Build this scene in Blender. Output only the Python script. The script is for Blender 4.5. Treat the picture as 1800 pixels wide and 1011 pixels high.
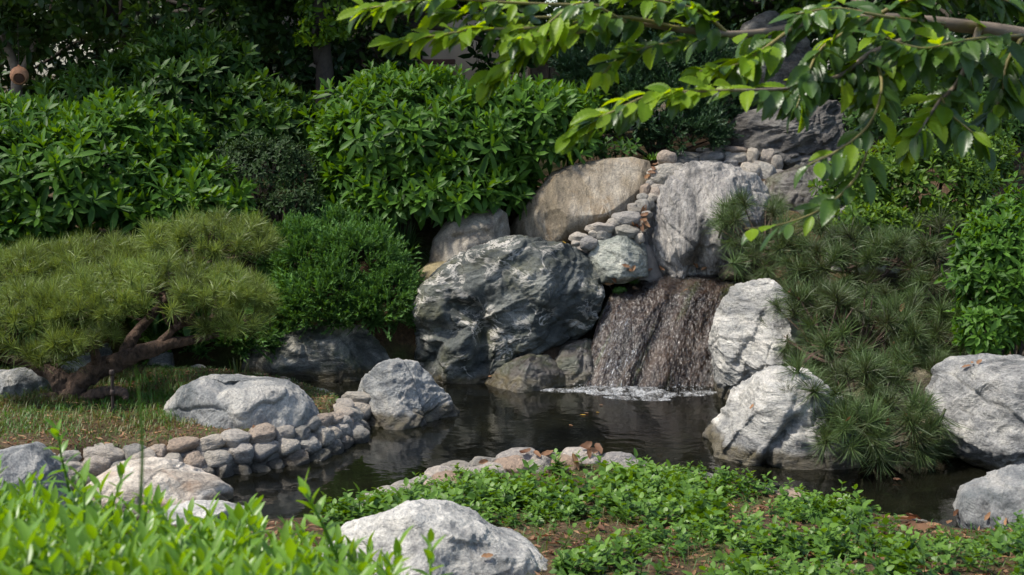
import bpy, bmesh, math, random
import numpy as np
from mathutils import Vector, Matrix

for o in list(bpy.data.objects):
    bpy.data.objects.remove(o)
SC = bpy.context.scene
COL = SC.collection
rad = math.radians

# ------------------------------------------------------------------ camera
CAM_H = 1.9          # metres above the pond
F_PX = 2500.0        # 50 mm on 36 mm, in pixels of an 1800 px wide picture
W_PX, H_PX, HORIZON = 1800.0, 1011.0, 150.0
PITCH = math.atan((H_PX / 2 - HORIZON) / F_PX)
cam = bpy.data.cameras.new('camera')
cam.lens = 50.0
cam.sensor_width = 36.0
cam.clip_start = 0.05
cam.clip_end = 2000
cam.dof.use_dof = True
cam.dof.focus_distance = 8.4
cam.dof.aperture_fstop = 9.0
camo = bpy.data.objects.new('camera', cam)
COL.objects.link(camo)
camo.location = (0, 0, CAM_H)
camo.rotation_euler = (math.pi / 2 - PITCH, 0, 0)
SC.camera = camo

# ------------------------------------------------------------------ light
SUN_DIR = Vector((-0.50, -0.10, 0.86)).normalized()     # towards the sun
SUN_EL = math.asin(SUN_DIR.z)
world = bpy.data.worlds.new('World')
SC.world = world
world.use_nodes = True
wn = world.node_tree.nodes
wl = world.node_tree.links
sky = wn.new('ShaderNodeTexSky')
sky.sky_type = 'NISHITA'
sky.sun_disc = False
sky.sun_elevation = SUN_EL
sky.sun_rotation = math.atan2(SUN_DIR.x, SUN_DIR.y)
sky.air_density = 1.0
sky.dust_density = 2.0
wn['Background'].inputs['Strength'].default_value = 0.13
wl.new(sky.outputs[0], wn['Background'].inputs['Color'])
sun = bpy.data.lights.new('sun', 'SUN')
sun.energy = 2.9
sun.angle = rad(5.0)
sun.color = (1.0, 0.95, 0.86)
suno = bpy.data.objects.new('sun', sun)
COL.objects.link(suno)
suno.location = (-6, -2, 12)
suno.rotation_euler = SUN_DIR.to_track_quat('Z', 'Y').to_euler()
vs = SC.view_settings
vs.view_transform = 'Standard'
vs.look = 'None'
vs.gamma = 1
vs.use_curve_mapping = False
vs.exposure = 0.88
SC.render.engine = 'CYCLES'
cy = SC.cycles
cy.max_bounces = 6
cy.diffuse_bounces = 3
cy.glossy_bounces = 4
cy.transmission_bounces = 4
cy.transparent_max_bounces = 8
cy.caustics_reflective = False
cy.caustics_refractive = False
cy.sample_clamp_indirect = 4.0
cy.use_denoising = True
cy.use_adaptive_sampling = True
cy.adaptive_threshold = 0.02

# ------------------------------------------------------------------ helpers
rng = np.random.default_rng(11)
random.seed(4)
cp, sp = math.cos(PITCH), math.sin(PITCH)

def P(px, py, d):
    """World point seen at photo pixel (px,py) standing at world distance y = d."""
    a = (px - W_PX / 2) / F_PX
    b = (H_PX / 2 - py) / F_PX
    dy = cp + b * sp
    dz = -sp + b * cp
    k = d / dy
    return np.array([a * k, d, CAM_H + dz * k])

def G(px, py, z=0.0):
    """World point where the sight line meets the level plane z."""
    a = (px - W_PX / 2) / F_PX
    b = (H_PX / 2 - py) / F_PX
    dy = cp + b * sp
    dz = -sp + b * cp
    k = (z - CAM_H) / dz
    return np.array([a * k, dy * k, z])

def proj(V):
    x, y, z = V[:, 0], V[:, 1], V[:, 2] - CAM_H
    f = y * cp - z * sp
    u = y * sp + z * cp
    return W_PX / 2 + F_PX * x / f, H_PX / 2 - F_PX * u / f

_perm = np.random.default_rng(7).permutation(256)
_perm = np.concatenate([_perm, _perm, _perm])
_g = np.random.default_rng(8).normal(size=(256, 3))
_g /= np.linalg.norm(_g, axis=1)[:, None]

def perlin(p):
    i = np.floor(p).astype(int)
    f = p - i
    u = f * f * f * (f * (f * 6 - 15) + 10)
    i &= 255
    out = 0
    for dx in (0, 1):
        wx = u[:, 0] if dx else 1 - u[:, 0]
        for dy in (0, 1):
            wy = u[:, 1] if dy else 1 - u[:, 1]
            for dz in (0, 1):
                wz = u[:, 2] if dz else 1 - u[:, 2]
                h = _perm[_perm[_perm[i[:, 0] + dx] + i[:, 1] + dy] + i[:, 2] + dz] & 255
                gr = _g[h]
                dot = gr[:, 0] * (f[:, 0] - dx) + gr[:, 1] * (f[:, 1] - dy) + gr[:, 2] * (f[:, 2] - dz)
                out = out + wx * wy * wz * dot
    return out * 1.6

def fbm(p, octv=4, gain=.5, ridged=False):
    s, a, t = 0, 1.0, 0
    for k in range(octv):
        n = perlin(p * (2.03 ** k) + 17.3 * k)
        if ridged:
            n = 1 - 2 * np.abs(n)
        s = s + a * n
        t += a
        a *= gain
    return s / t

def norm(v):
    return v / np.maximum(np.linalg.norm(v, axis=-1, keepdims=True), 1e-9)

def mesh_np(name, V, F, mat, tint=None, smooth=True):
    """mesh from numpy arrays; F is (n,3) or (n,4)."""
    me = bpy.data.meshes.new(name)
    V = np.asarray(V, dtype=np.float32)
    F = np.asarray(F, dtype=np.int32)
    n, k = F.shape
    me.vertices.add(len(V))
    me.vertices.foreach_set('co', V.ravel())
    me.loops.add(n * k)
    me.loops.foreach_set('vertex_index', F.ravel())
    me.polygons.add(n)
    me.polygons.foreach_set('loop_start', np.arange(0, n * k, k, dtype=np.int32))
    me.polygons.foreach_set('loop_total', np.full(n, k, dtype=np.int32))
    me.polygons.foreach_set('use_smooth', np.full(n, smooth, dtype=bool))
    if tint is not None:
        at = me.attributes.new('tint', 'FLOAT', 'POINT')
        at.data.foreach_set('value', np.asarray(tint, dtype=np.float32))
    me.update(calc_edges=True)
    me.materials.append(mat)
    return me

def link(name, me, parent=None, loc=None):
    o = bpy.data.objects.new(name, me)
    COL.objects.link(o)
    if parent is not None:
        o.parent = parent
    if loc is not None:
        o.location = loc
    return o

def tag(o, label=None, cat=None, group=None, kind=None):
    if label: o['label'] = label
    if cat: o['category'] = cat
    if group: o['group'] = group
    if kind: o['kind'] = kind
    return o

def thing(name, label, cat, loc, group=None):
    o = bpy.data.objects.new(name, None)
    COL.objects.link(o)
    o.location = [float(c) for c in loc]
    o.empty_display_size = .1
    return tag(o, label, cat, group)

class Geo:
    """collects triangle pieces into one mesh"""
    def __init__(s): s.V, s.F, s.T, s.n = [], [], [], 0
    def add(s, V, F, T=None):
        V = np.asarray(V, float)
        s.V.append(V); s.F.append(np.asarray(F, int) + s.n); s.n += len(V)
        s.T.append(np.full(len(V), .5) if T is None else np.broadcast_to(np.asarray(T, float), (len(V),)))
    def get(s): return np.concatenate(s.V), np.concatenate(s.F), np.concatenate(s.T)
    def mesh(s, name, mat, off=(0, 0, 0), smooth=True):
        V, F, T = s.get()
        return mesh_np(name, V - np.asarray(off), F, mat, T, smooth)

def tris(q):
    q = np.asarray(q)
    return np.concatenate([q[:, [0, 1, 2]], q[:, [0, 2, 3]]])

def grid_faces(nr, nc, wrap=False):
    r = np.arange(nr - 1)[:, None]
    c = np.arange(nc if wrap else nc - 1)[None, :]
    c2 = (c + 1) % nc
    a = r * nc + c; b = r * nc + c2; d = (r + 1) * nc + c; e = (r + 1) * nc + c2
    return np.stack([a, b, e, d], -1).reshape(-1, 4)

def smooth_line(pts, n):
    """Catmull-Rom through rows of pts (any columns)"""
    p = np.asarray(pts, float)
    p = np.vstack([2 * p[0] - p[1], p, 2 * p[-1] - p[-2]])
    m = len(p) - 3
    t = np.linspace(0, m - 1e-6, n)
    i = t.astype(int); f = (t - i)[:, None]
    a, b, c, d = p[i], p[i + 1], p[i + 2], p[i + 3]
    return .5 * (2 * b + (c - a) * f + (2 * a - 5 * b + 4 * c - d) * f ** 2 + (3 * b - a - 3 * c + d) * f ** 3)

def tube(pts, radii, n=24, seg=10, rough=0.0, fr=9.0):
    line = smooth_line(np.column_stack([np.asarray(pts, float), np.asarray(radii, float)]), n)
    c, r = line[:, :3], np.maximum(line[:, 3], 1e-4)
    t = norm(np.gradient(c, axis=0))
    ref = np.array([0.13, .21, .97])
    u = norm(np.cross(t, ref)); v = np.cross(t, u)
    a = np.linspace(0, 2 * np.pi, seg, endpoint=False)
    ring = u[:, None] * np.cos(a)[None, :, None] + v[:, None] * np.sin(a)[None, :, None]
    V = (c[:, None] + ring * r[:, None, None]).reshape(-1, 3)
    if rough:
        V += ring.reshape(-1, 3) * (fbm(V * fr, 3, .6) * rough * np.repeat(r, seg))[:, None]
    F = tris(grid_faces(n, seg, True))
    V = np.vstack([V, c[0], c[-1]])
    k = np.arange(seg); k2 = (k + 1) % seg
    F = np.vstack([F, np.stack([np.full(seg, n * seg), k2, k], 1),
                   np.stack([np.full(seg, n * seg + 1), (n - 1) * seg + k, (n - 1) * seg + k2], 1)])
    return V, F

def frames(axis, spin, scale):
    """(N,3,3) matrices: local +z goes to axis, spun and scaled"""
    z = norm(axis)
    ref = np.where(np.abs(z[:, 2:3]) > .95, np.array([[1., 0, 0]]), np.array([[0, 0, 1.]]))
    x = norm(np.cross(ref, z)); y = np.cross(z, x)
    c, s = np.cos(spin)[:, None], np.sin(spin)[:, None]
    return np.stack([(x * c + y * s), (y * c - x * s), z], axis=2) * scale[:, None, None]

def scatter_joined(protos, pos, M, which, tint):
    """one big mesh out of many transformed prototypes"""
    g = Geo()
    for k, (V, F, T) in enumerate(protos):
        sel = np.where(which == k)[0]
        if not len(sel): continue
        VV = np.einsum('nij,vj->nvi', M[sel], V) + pos[sel][:, None, :]
        FF = F[None] + (np.arange(len(sel)) * len(V))[:, None, None]
        TT = np.clip(T[None, :] + tint[sel][:, None], 0, 1)
        g.add(VV.reshape(-1, 3), FF.reshape(-1, 3), TT.reshape(-1))
    return g

def mat4(M, p):
    m = Matrix.Identity(4)
    for i in range(3):
        for j in range(3): m[i][j] = float(M[i, j])
        m[i][3] = float(p[i])
    return m

def place_parts(name, meshes, root, pos, M, which, loc):
    for i in range(len(pos)):
        o = bpy.data.objects.new(name, meshes[which[i]])
        COL.objects.link(o)
        o.parent = root
        o.matrix_basis = mat4(M[i], pos[i] - loc)

# ------------------------------------------------------------------ materials
class NT:
    def __init__(s, name):
        s.m = bpy.data.materials.new(name); s.m.use_nodes = True
        s.n = s.m.node_tree.nodes; s.l = s.m.node_tree.links
        s.b = s.n['Principled BSDF']; s.out = s.n['Material Output']
    def node(s, t, **kw):
        x = s.n.new(t)
        for k, v in kw.items():
            setattr(x, k, v)
        return x
    def set(s, sock, v):
        if isinstance(v, bpy.types.NodeSocket): s.l.new(v, sock)
        elif isinstance(v, (tuple, list)) and len(v) == 3 and sock.type == 'RGBA': sock.default_value = (*v, 1)
        else: sock.default_value = v
    def noise(s, vec, scale, detail=4, rough=.55, dist=0.0, out='Fac'):
        x = s.node('ShaderNodeTexNoise'); s.set(x.inputs['Vector'], vec)
        x.inputs['Scale'].default_value = scale; x.inputs['Detail'].default_value = detail
        x.inputs['Roughness'].default_value = rough; x.inputs['Distortion'].default_value = dist
        return x.outputs[out]
    def ramp(s, fac, stops, interp='LINEAR'):
        x = s.node('ShaderNodeValToRGB'); s.set(x.inputs[0], fac)
        cr = x.color_ramp; cr.interpolation = interp
        while len(cr.elements) < len(stops): cr.elements.new(.5)
        for e, (p, c) in zip(cr.elements, stops):
            e.position = p; e.color = (*c, 1) if isinstance(c, (tuple, list)) else (c, c, c, 1)
        return x.outputs[0]
    def math(s, op, a, b=0.0, c=None, clamp=False):
        x = s.node('ShaderNodeMath', operation=op); x.use_clamp = clamp
        s.set(x.inputs[0], a); s.set(x.inputs[1], b)
        if c is not None: s.set(x.inputs[2], c)
        return x.outputs[0]
    def mix(s, fac, a, b, blend='MIX'):
        x = s.node('ShaderNodeMix', data_type='RGBA', blend_type=blend)
        s.set(x.inputs[0], fac); s.set(x.inputs[6], a); s.set(x.inputs[7], b)
        return x.outputs[2]
    def mapping(s, vec, scale=(1, 1, 1), rot=(0, 0, 0)):
        x = s.node('ShaderNodeMapping'); s.set(x.inputs[0], vec)
        x.inputs['Scale'].default_value = scale; x.inputs['Rotation'].default_value = rot
        return x.outputs[0]
    def bump(s, h, strength=.5, dist=.02, normal=None):
        x = s.node('ShaderNodeBump'); s.set(x.inputs['Height'], h)
        x.inputs['Strength'].default_value = strength; x.inputs['Distance'].default_value = dist
        if normal is not None: s.set(x.inputs['Normal'], normal)
        return x.outputs[0]
    def obj(s): return s.node('ShaderNodeTexCoord').outputs['Object']
    def pos(s): return s.node('ShaderNodeNewGeometry').outputs['Position']
    def sep(s, v):
        x = s.node('ShaderNodeSeparateXYZ'); s.set(x.inputs[0], v); return x.outputs
    def rand(s): return s.node('ShaderNodeObjectInfo').outputs['Random']
    def put(s, **kw):
        for k, v in kw.items(): s.set(s.b.inputs[k.replace('_', ' ')], v)

def leaf_mat(name, dark, light, trans=.35, rough=.38, tcol=None, vary=.35, coat=0.0, spec=.5, bumpy=0):
    t = NT(name)
    at = t.node('ShaderNodeAttribute', attribute_name='tint').outputs['Fac']
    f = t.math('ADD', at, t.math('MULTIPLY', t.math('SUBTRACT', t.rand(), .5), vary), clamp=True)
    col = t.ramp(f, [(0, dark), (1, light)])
    nz = t.noise(t.pos(), 30, 2)
    col = t.mix(.35, col, t.ramp(nz, [(.3, (.45, .45, .45)), (.7, (1, 1, 1))]), 'MULTIPLY')
    t.put(Base_Color=col, Roughness=rough, Specular_IOR_Level=spec, Coat_Weight=coat, Coat_Roughness=.25)
    if bumpy:
        t.put(Normal=t.bump(t.noise(t.obj(), bumpy, 3), .4, .004))
    tr = t.node('ShaderNodeBsdfTranslucent')
    hs = t.node('ShaderNodeHueSaturation')
    hs.inputs['Hue'].default_value = .475; hs.inputs['Saturation'].default_value = 1.15; hs.inputs['Value'].default_value = 1.5
    t.l.new(col, hs.inputs['Color'])
    t.l.new(hs.outputs[0], tr.inputs['Color'])
    mx = t.node('ShaderNodeMixShader'); mx.inputs[0].default_value = trans
    t.l.new(t.b.outputs[0], mx.inputs[1]); t.l.new(tr.outputs[0], mx.inputs[2])
    t.l.new(mx.outputs[0], t.out.inputs['Surface'])
    return t.m

def rock_mat(name, dark, mid, light, vein=.0, vein_col=(.62, .60, .57), stain=None, stain_amt=0.0, strata=(1, 1, 2.2), rot=(0, .5, .3),
             scale=1.0, water=None, rough=.78, wet=0.0, spec_amt=.5, moss=0.0, bump=.8, contrast=.12):
    t = NT(name)
    o = t.obj()
    s = t.mapping(o, strata, rot)
    big = t.noise(s, 2.6 * scale, 8, .62, .6)
    col = t.ramp(big, [(.5 - contrast, dark), (.5, mid), (.5 + contrast, light)])
    fine = t.noise(o, 95, 3, .7)
    col = t.mix(spec_amt, col, t.ramp(fine, [(.36, (.42, .42, .43)), (.5, (.95, .95, .95)), (.68, (1.5, 1.48, 1.44))]), 'MULTIPLY')
    blot = t.noise(s, 11 * scale, 6, .65)
    col = t.mix(.55, col, t.ramp(blot, [(.34, (.5, .5, .52)), (.5, (1, 1, 1)), (.66, (1.3, 1.28, 1.24))]), 'MULTIPLY')
    if stain is not None:
        m = t.ramp(t.noise(o, 3.4 * scale, 7, .65, .4), [(.56 - .1 * stain_amt, 0.0), (.68, stain_amt)])
        col = t.mix(m, col, stain)
    if vein:
        vn = t.noise(s, 3.0 * scale, 9, .66, 1.1)
        rd = t.math('ABSOLUTE', t.math('SUBTRACT', vn, .5))
        br = t.ramp(t.noise(o, 3.1 * scale, 3), [(.46, 0.0), (.60, 1.0)])
        vm = t.math('MULTIPLY', t.ramp(rd, [(.0, 1.0), (.012, .8), (.034, 0.0)]), t.math('MULTIPLY', br, vein))
        col = t.mix(vm, col, vein_col)
    r = rough
    if moss:
        nrm = t.sep(t.node('ShaderNodeNewGeometry').outputs['Normal'])[2]
        mm = t.math('MULTIPLY', t.ramp(t.noise(o, 6 * scale, 6, .7), [(.48, 0.0), (.6, 1.0)]), moss)
        col = t.mix(mm, col, (.055, .085, .018))
    if water is not None:
        z = t.sep(t.pos())[2]
        wob = t.math('MULTIPLY', t.math('SUBTRACT', t.noise(o, 9, 4), .5), .09)
        zz = t.math('ADD', z, wob)
        band = t.ramp(t.math('MULTIPLY', zz, 5.0), [(0.0, 1.0), (water * 5.0, 1.0), (water * 5.0 + .16, 0.0)])
        alg = t.ramp(t.noise(o, 14, 4), [(.35, (.030, .022, .010)), (.65, (.095, .075, .028))])
        col = t.mix(t.math('MULTIPLY', band, .82), col, alg)
        r = t.math('SUBTRACT', rough, t.math('MULTIPLY', band, .45))
    col = t.mix(1.0, col, (1.03, 1.0, .93), 'MULTIPLY')
    if wet: r = wet
    h1 = t.noise(s, 9 * scale, 9, .68, .5)
    h2 = t.noise(o, 60 * scale, 4, .7)
    b1 = t.bump(h1, bump, .05)
    b2 = t.bump(h2, .45, .006, b1)
    t.put(Base_Color=col, Roughness=r, Normal=b2, Specular_IOR_Level=.35 if not wet else .8)
    return t.m

M = {}
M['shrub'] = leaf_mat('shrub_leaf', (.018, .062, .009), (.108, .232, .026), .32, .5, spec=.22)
M['shrub_deep_shade'] = leaf_mat('shrub_leaf_deep_shade', (.014, .042, .009), (.066, .145, .020), .28, .52, spec=.22)  # leaf green lowered so that tree shade sits in the colour
M['small_dark'] = leaf_mat('small_dark_leaf', (.014, .034, .010), (.060, .110, .028), .2, .6, spec=.2)
M['azalea'] = leaf_mat('azalea_leaf', (.030, .078, .010), (.165, .285, .032), .35, .45, spec=.25)
M['tree'] = leaf_mat('evergreen_leaf', (.016, .048, .011), (.080, .165, .032), .28, .42, spec=.35)
M['maple'] = leaf_mat('maple_leaf', (.07, .17, .012), (.20, .36, .03), .5, .5)
M['conifer'] = leaf_mat('conifer_spray', (.010, .035, .012), (.045, .105, .032), .15, .55)
M['juniper'] = leaf_mat('juniper_spray', (.018, .060, .010), (.105, .240, .040), .25, .7, vary=.3)
M['needle'] = leaf_mat('pine_needle', (.072, .095, .020), (.30, .41, .085), .25, .45, vary=.35)
M['needle_dark'] = leaf_mat('pine_needle_dark', (.040, .040, .014), (.120, .205, .058), .2, .5, vary=.5)
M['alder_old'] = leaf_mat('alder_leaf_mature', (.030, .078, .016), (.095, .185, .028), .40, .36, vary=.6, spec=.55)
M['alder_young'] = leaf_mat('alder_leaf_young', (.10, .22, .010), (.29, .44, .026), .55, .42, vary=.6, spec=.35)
M['fore'] = leaf_mat('willow_herb_leaf', (.060, .165, .014), (.21, .38, .045), .42, .36, vary=.35)
M['cover'] = leaf_mat('ground_cover_leaf', (.035, .100, .012), (.155, .285, .038), .32, .45, vary=.3, spec=.35)
M['grass'] = leaf_mat('grass_stalk', (.19, .13, .050), (.055, .155, .018), .3, .5, vary=0)
M['mondo'] = leaf_mat('mondo_blade', (.012, .040, .010), (.050, .115, .025), .2, .4)
M['deadleaf'] = leaf_mat('dry_leaf', (.10, .040, .016), (.36, .20, .095), .2, .7, vary=.9)
M['yellowleaf'] = leaf_mat('yellow_leaf', (.45, .25, .02), (.60, .38, .04), .2, .5)

def simple(name, col, rough=.7, var=.3, scale=14, bump=.4, bd=.01, stretch=(1, 1, 1), metal=0):
    t = NT(name)
    o = t.mapping(t.obj(), stretch)
    n = t.noise(o, scale, 6, .65)
    c = t.mix(1.0, col, t.ramp(n, [(.3, (1 - var,) * 3), (.7, (1 + var,) * 3)]), 'MULTIPLY')
    t.put(Base_Color=c, Roughness=rough, Normal=t.bump(n, bump, bd), Metallic=metal)
    return t.m

M['bark'] = simple('pine_bark', (.105, .066, .045), .92, .8, 30, 1.0, .06, (1, 1, .6))
M['twig'] = simple('twig_bark', (.13, .085, .05), .8, .4, 40, .4)
M['branch'] = simple('alder_bark', (.16, .125, .09), .75, .35, 22, .5, .008)
M['greentwig'] = simple('young_twig', (.17, .145, .045), .6, .25, 40, .2)
M['darkwood'] = simple('dark_stem', (.05, .04, .03), .85, .4, 30, .5)
M['plaster'] = simple('beige_plaster', (.46, .38, .27), .9, .15, 5, .1)
M['blackwood'] = simple('black_timber', (.012, .010, .009), .6, .3, 12, .2)
M['brownwood'] = simple('brown_timber', (.10, .045, .030), .6, .3, 12, .2, .01, (.3, 1, 1))
M['brickstone'] = simple('pillar_stone', (.19, .145, .11), .9, .4, 14, .7, .02)
M['terracotta'] = simple('terracotta', (.50, .235, .12), .85, .15, 18, .25, .004)
M['hole'] = simple('terracotta_shaded', (.10, .045, .025), .9, .2, 18, .2)
M['iron'] = simple('rusty_iron', (.045, .032, .026), .7, .4, 40, .3, .003, metal=.4)
M['mortar'] = simple('mortar', (.17, .155, .135), .95, .3, 20, .6)

# rocks: dark / mid / light tones as read off the stones
M['rk_big'] = rock_mat('rock_veined_grey', (.030, .036, .035), (.080, .090, .088), (.18, .19, .182), .95, (.50, .48, .45), (.115, .115, .055), .55, (1, 1, 2.0), (.2, .5, .2), 1.0, .03, contrast=.14)
M['rk_mid'] = rock_mat('rock_pale_grey', (.14, .152, .165), (.27, .28, .285), (.43, .415, .39), .35, water=.06, strata=(1, 1, 1.6), rot=(.4, .7, 0), bump=1.0)
M['rk_island'] = rock_mat('rock_blue_grey', (.105, .117, .126), (.215, .223, .230), (.39, .38, .36), .25, strata=(1.4, 1, 1), rot=(0, .6, .2))
M['rk_white'] = rock_mat('rock_white_streaked', (.19, .195, .20), (.37, .37, .36), (.53, .52, .50), .3, water=.06, strata=(.8, .8, 2.6), rot=(.2, 1.1, .3), scale=1.1, bump=1.0)
M['rk_right'] = rock_mat('rock_mottled', (.11, .115, .12), (.26, .265, .27), (.44, .435, .42), .3, water=.03, scale=1.2, bump=1.0)
M['rk_tan'] = rock_mat('rock_tan', (.12, .102, .075), (.205, .172, .128), (.31, .28, .235), .5, (.46, .43, .38), (.28, .17, .065), .45, (2.2, 1, .7), (0, .35, .2), .9, contrast=.16)
M['rk_dull'] = rock_mat('rock_dull_brown', (.14, .125, .105), (.23, .21, .18), (.33, .305, .27), 0, strata=(1, 1, 1), scale=1.6, bump=.5)
M['rk_lean'] = rock_mat('rock_rippled_grey', (.16, .16, .162), (.31, .30, .295), (.47, .45, .43), .35, strata=(2.6, 1.6, .55), rot=(0, .42, 0), scale=1.1, moss=.0, bump=1.2)
M['rk_green'] = rock_mat('rock_green_pale', (.12, .135, .125), (.27, .29, .265), (.45, .46, .42), .2, bump=.8)
M['rk_olive'] = rock_mat('rock_olive', (.15, .125, .07), (.22, .185, .105), (.29, .25, .16), 0, scale=1.3, bump=.5)
M['rk_dark'] = rock_mat('rock_dark', (.050, .047, .045), (.105, .10, .096), (.19, .185, .175), .15, strata=(.8, .8, 2.2), rot=(.1, .3, 0), bump=1.0)
M['rk_wet'] = rock_mat('rock_wet_dark', (.035, .030, .026), (.085, .075, .064), (.19, .175, .155), .15, water=.06, wet=.32, moss=.35)
M['rk_waterside'] = rock_mat('rock_waterside_dark', (.055, .058, .052), (.12, .125, .115), (.34, .33, .30), .2, water=.06, moss=.3, contrast=.1)  # dark grey tones with moss and an algae band at the waterline
M['rk_brown'] = rock_mat('rock_brown_algae', (.050, .045, .028), (.105, .092, .058), (.20, .18, .13), 0, water=.06, moss=.4)
M['rk_front'] = rock_mat('rock_white_front', (.30, .305, .31), (.52, .515, .50), (.65, .64, .62), .25, strata=(1, 1, 1.5), rot=(.3, .4, .2), scale=1.3, bump=1.0)
M['rk_cream'] = rock_mat('rock_cream', (.33, .29, .25), (.50, .455, .40), (.62, .585, .54), .1, (.65, .6, .55), (.42, .24, .13), .5, scale=1.4, water=.02, bump=.8)

def cobble_mat(name='cobble', warm=(1.07, 1.0, .91)):
    t = NT(name)
    o, r = t.obj(), t.rand()
    base = t.ramp(r, [(0, (.24, .245, .24)), (.2, (.42, .42, .40)), (.36, (.54, .50, .44)), (.5, (.31, .315, .32)), (.62, (.50, .48, .45)), (.76, (.38, .29, .22)), (.82, (.28, .285, .265)), (1, (.58, .55, .50))])
    vec = t.node('ShaderNodeVectorMath', operation='ADD')
    t.l.new(o, vec.inputs[0])
    cx = t.node('ShaderNodeCombineXYZ')
    for i in range(3): t.l.new(t.math('MULTIPLY', r, 31.0 + 7 * i), cx.inputs[i])
    t.l.new(cx.outputs[0], vec.inputs[1])
    v = vec.outputs[0]
    n = t.noise(v, 4.0, 7, .68, .4)
    base = t.mix(1.0, base, warm, 'MULTIPLY')
    col = t.mix(.9, base, t.ramp(n, [(.32, (.5, .5, .51)), (.5, (1, 1, 1)), (.68, (1.35, 1.3, 1.22))]), 'MULTIPLY')
    col = t.mix(.6, col, t.ramp(t.noise(v, 22, 4, .7), [(.36, (.5, .5, .5)), (.6, (1.1, 1.1, 1.1))]), 'MULTIPLY')
    z = t.sep(t.pos())[2]
    zz = t.math('ADD', z, t.math('MULTIPLY', t.math('SUBTRACT', t.noise(v, 5, 3), .5), .06))
    band = t.ramp(t.math('MULTIPLY', zz, 5.0), [(0.1, 1.0), (.17, 1.0), (.36, 0.0)])
    col = t.mix(t.math('MULTIPLY', band, .78), col, (.045, .040, .022))
    b = t.bump(t.noise(v, 7, 8, .65), .7, .12)
    t.put(Base_Color=col, Roughness=t.math('SUBTRACT', .8, t.math('MULTIPLY', band, .45)), Normal=b)
    return t.m
M['cobble'] = cobble_mat()
M['cobble_tan'] = cobble_mat('cobble_tan', (1.06, .97, .88))

def soil_mat():
    t = NT('soil')
    p = t.pos()
    n = t.noise(p, 3.2, 8, .65)
    col = t.ramp(n, [(.34, (.040, .026, .015)), (.5, (.085, .056, .032)), (.66, (.135, .098, .058))])
    lit = t.noise(p, 48, 4, .75)
    col = t.mix(.7, col, t.ramp(lit, [(.40, (.5, .45, .4)), (.55, (1, 1, 1)), (.7, (2.2, 1.8, 1.3))]), 'MULTIPLY')
    g = t.ramp(t.noise(p, 2.1, 5, .6), [(.48, 0.0), (.62, .75)])
    col = t.mix(g, col, (.055, .075, .018))
    t.put(Base_Color=col, Roughness=.95, Normal=t.bump(lit, .9, .02, t.bump(n, .6, .06)), Specular_IOR_Level=.2)
    return t.m
M['soil'] = soil_mat()

def water_mat():
    t = NT('pond_water')
    p = t.pos()
    c = P(1150, 690, 8.8)
    sub = t.node('ShaderNodeVectorMath', operation='SUBTRACT'); t.l.new(p, sub.inputs[0]); sub.inputs[1].default_value = (c[0], c[1], 0)
    ln = t.node('ShaderNodeVectorMath', operation='LENGTH'); t.l.new(sub.outputs[0], ln.inputs[0])
    dist = ln.outputs['Value']
    wob = t.math('MULTIPLY', t.noise(p, 1.8, 3), 1.2)
    ring = t.math('SINE', t.math('MULTIPLY', t.math('ADD', dist, wob), 34.0))
    amp = t.math('DIVIDE', 1.0, t.math('ADD', 1.0, t.math('POWER', dist, 1.6)))
    n1 = t.noise(p, 7.0, 3, .5, .4)
    n2 = t.noise(p, 24.0, 3, .55)
    h = t.math('ADD', t.math('MULTIPLY', ring, t.math('MULTIPLY', amp, .35)), t.math('MULTIPLY', n1, 1.3))
    h = t.math('ADD', h, t.math('MULTIPLY', n2, t.math('MULTIPLY', amp, 1.2)))
    bed = t.ramp(t.noise(p, 1.6, 5), [(.4, (.003, .003, .002)), (.65, (.009, .009, .005))])
    t.put(Base_Color=bed, Roughness=.03, IOR=1.33, Specular_IOR_Level=.5, Normal=t.bump(h, .06, .03))
    return t.m
M['water'] = water_mat()

def cascade_mat():
    t = NT('wet_cascade_rock')
    o = t.pos()
    sh = t.sep(o)
    cx = t.node('ShaderNodeCombineXYZ')
    t.l.new(t.math('SUBTRACT', sh[0], t.math('MULTIPLY', sh[1], .55)), cx.inputs[0]); t.l.new(sh[1], cx.inputs[1]); t.l.new(sh[2], cx.inputs[2])
    v = cx.outputs[0]
    n = t.noise(t.mapping(v, (1.8, .7, .7)), 4, 9, .68, .5)
    col = t.ramp(n, [(.36, (.006, .0034, .0018)), (.5, (.026, .014, .008)), (.64, (.066, .042, .027))])
    g = t.ramp(t.noise(t.mapping(v, (4.0, .5, .5)), 2.3, 7, .65), [(.54, 0.0), (.62, .85)])
    col = t.mix(g, col, (.050, .062, .016))
    rip = t.noise(t.mapping(v, (1.0, .8, .8)), 52, 4, .6, 1.0)
    rip2 = t.noise(t.mapping(v, (1.4, .6, .6)), 17, 4, .6, .6)
    b = t.bump(rip, 1.0, .0085, t.bump(rip2, .8, .022))
    spk = t.noise(t.mapping(v, (1.2, .8, .8)), 75, 3, .6, .8)
    cb = t.bump(spk, 1.0, .011, b)
    t.put(Base_Color=col, Roughness=.32, Specular_IOR_Level=.25, Normal=b, Coat_Weight=.4, Coat_Roughness=.08, Coat_Normal=cb)
    return t.m
M['cascade'] = cascade_mat()

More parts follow.
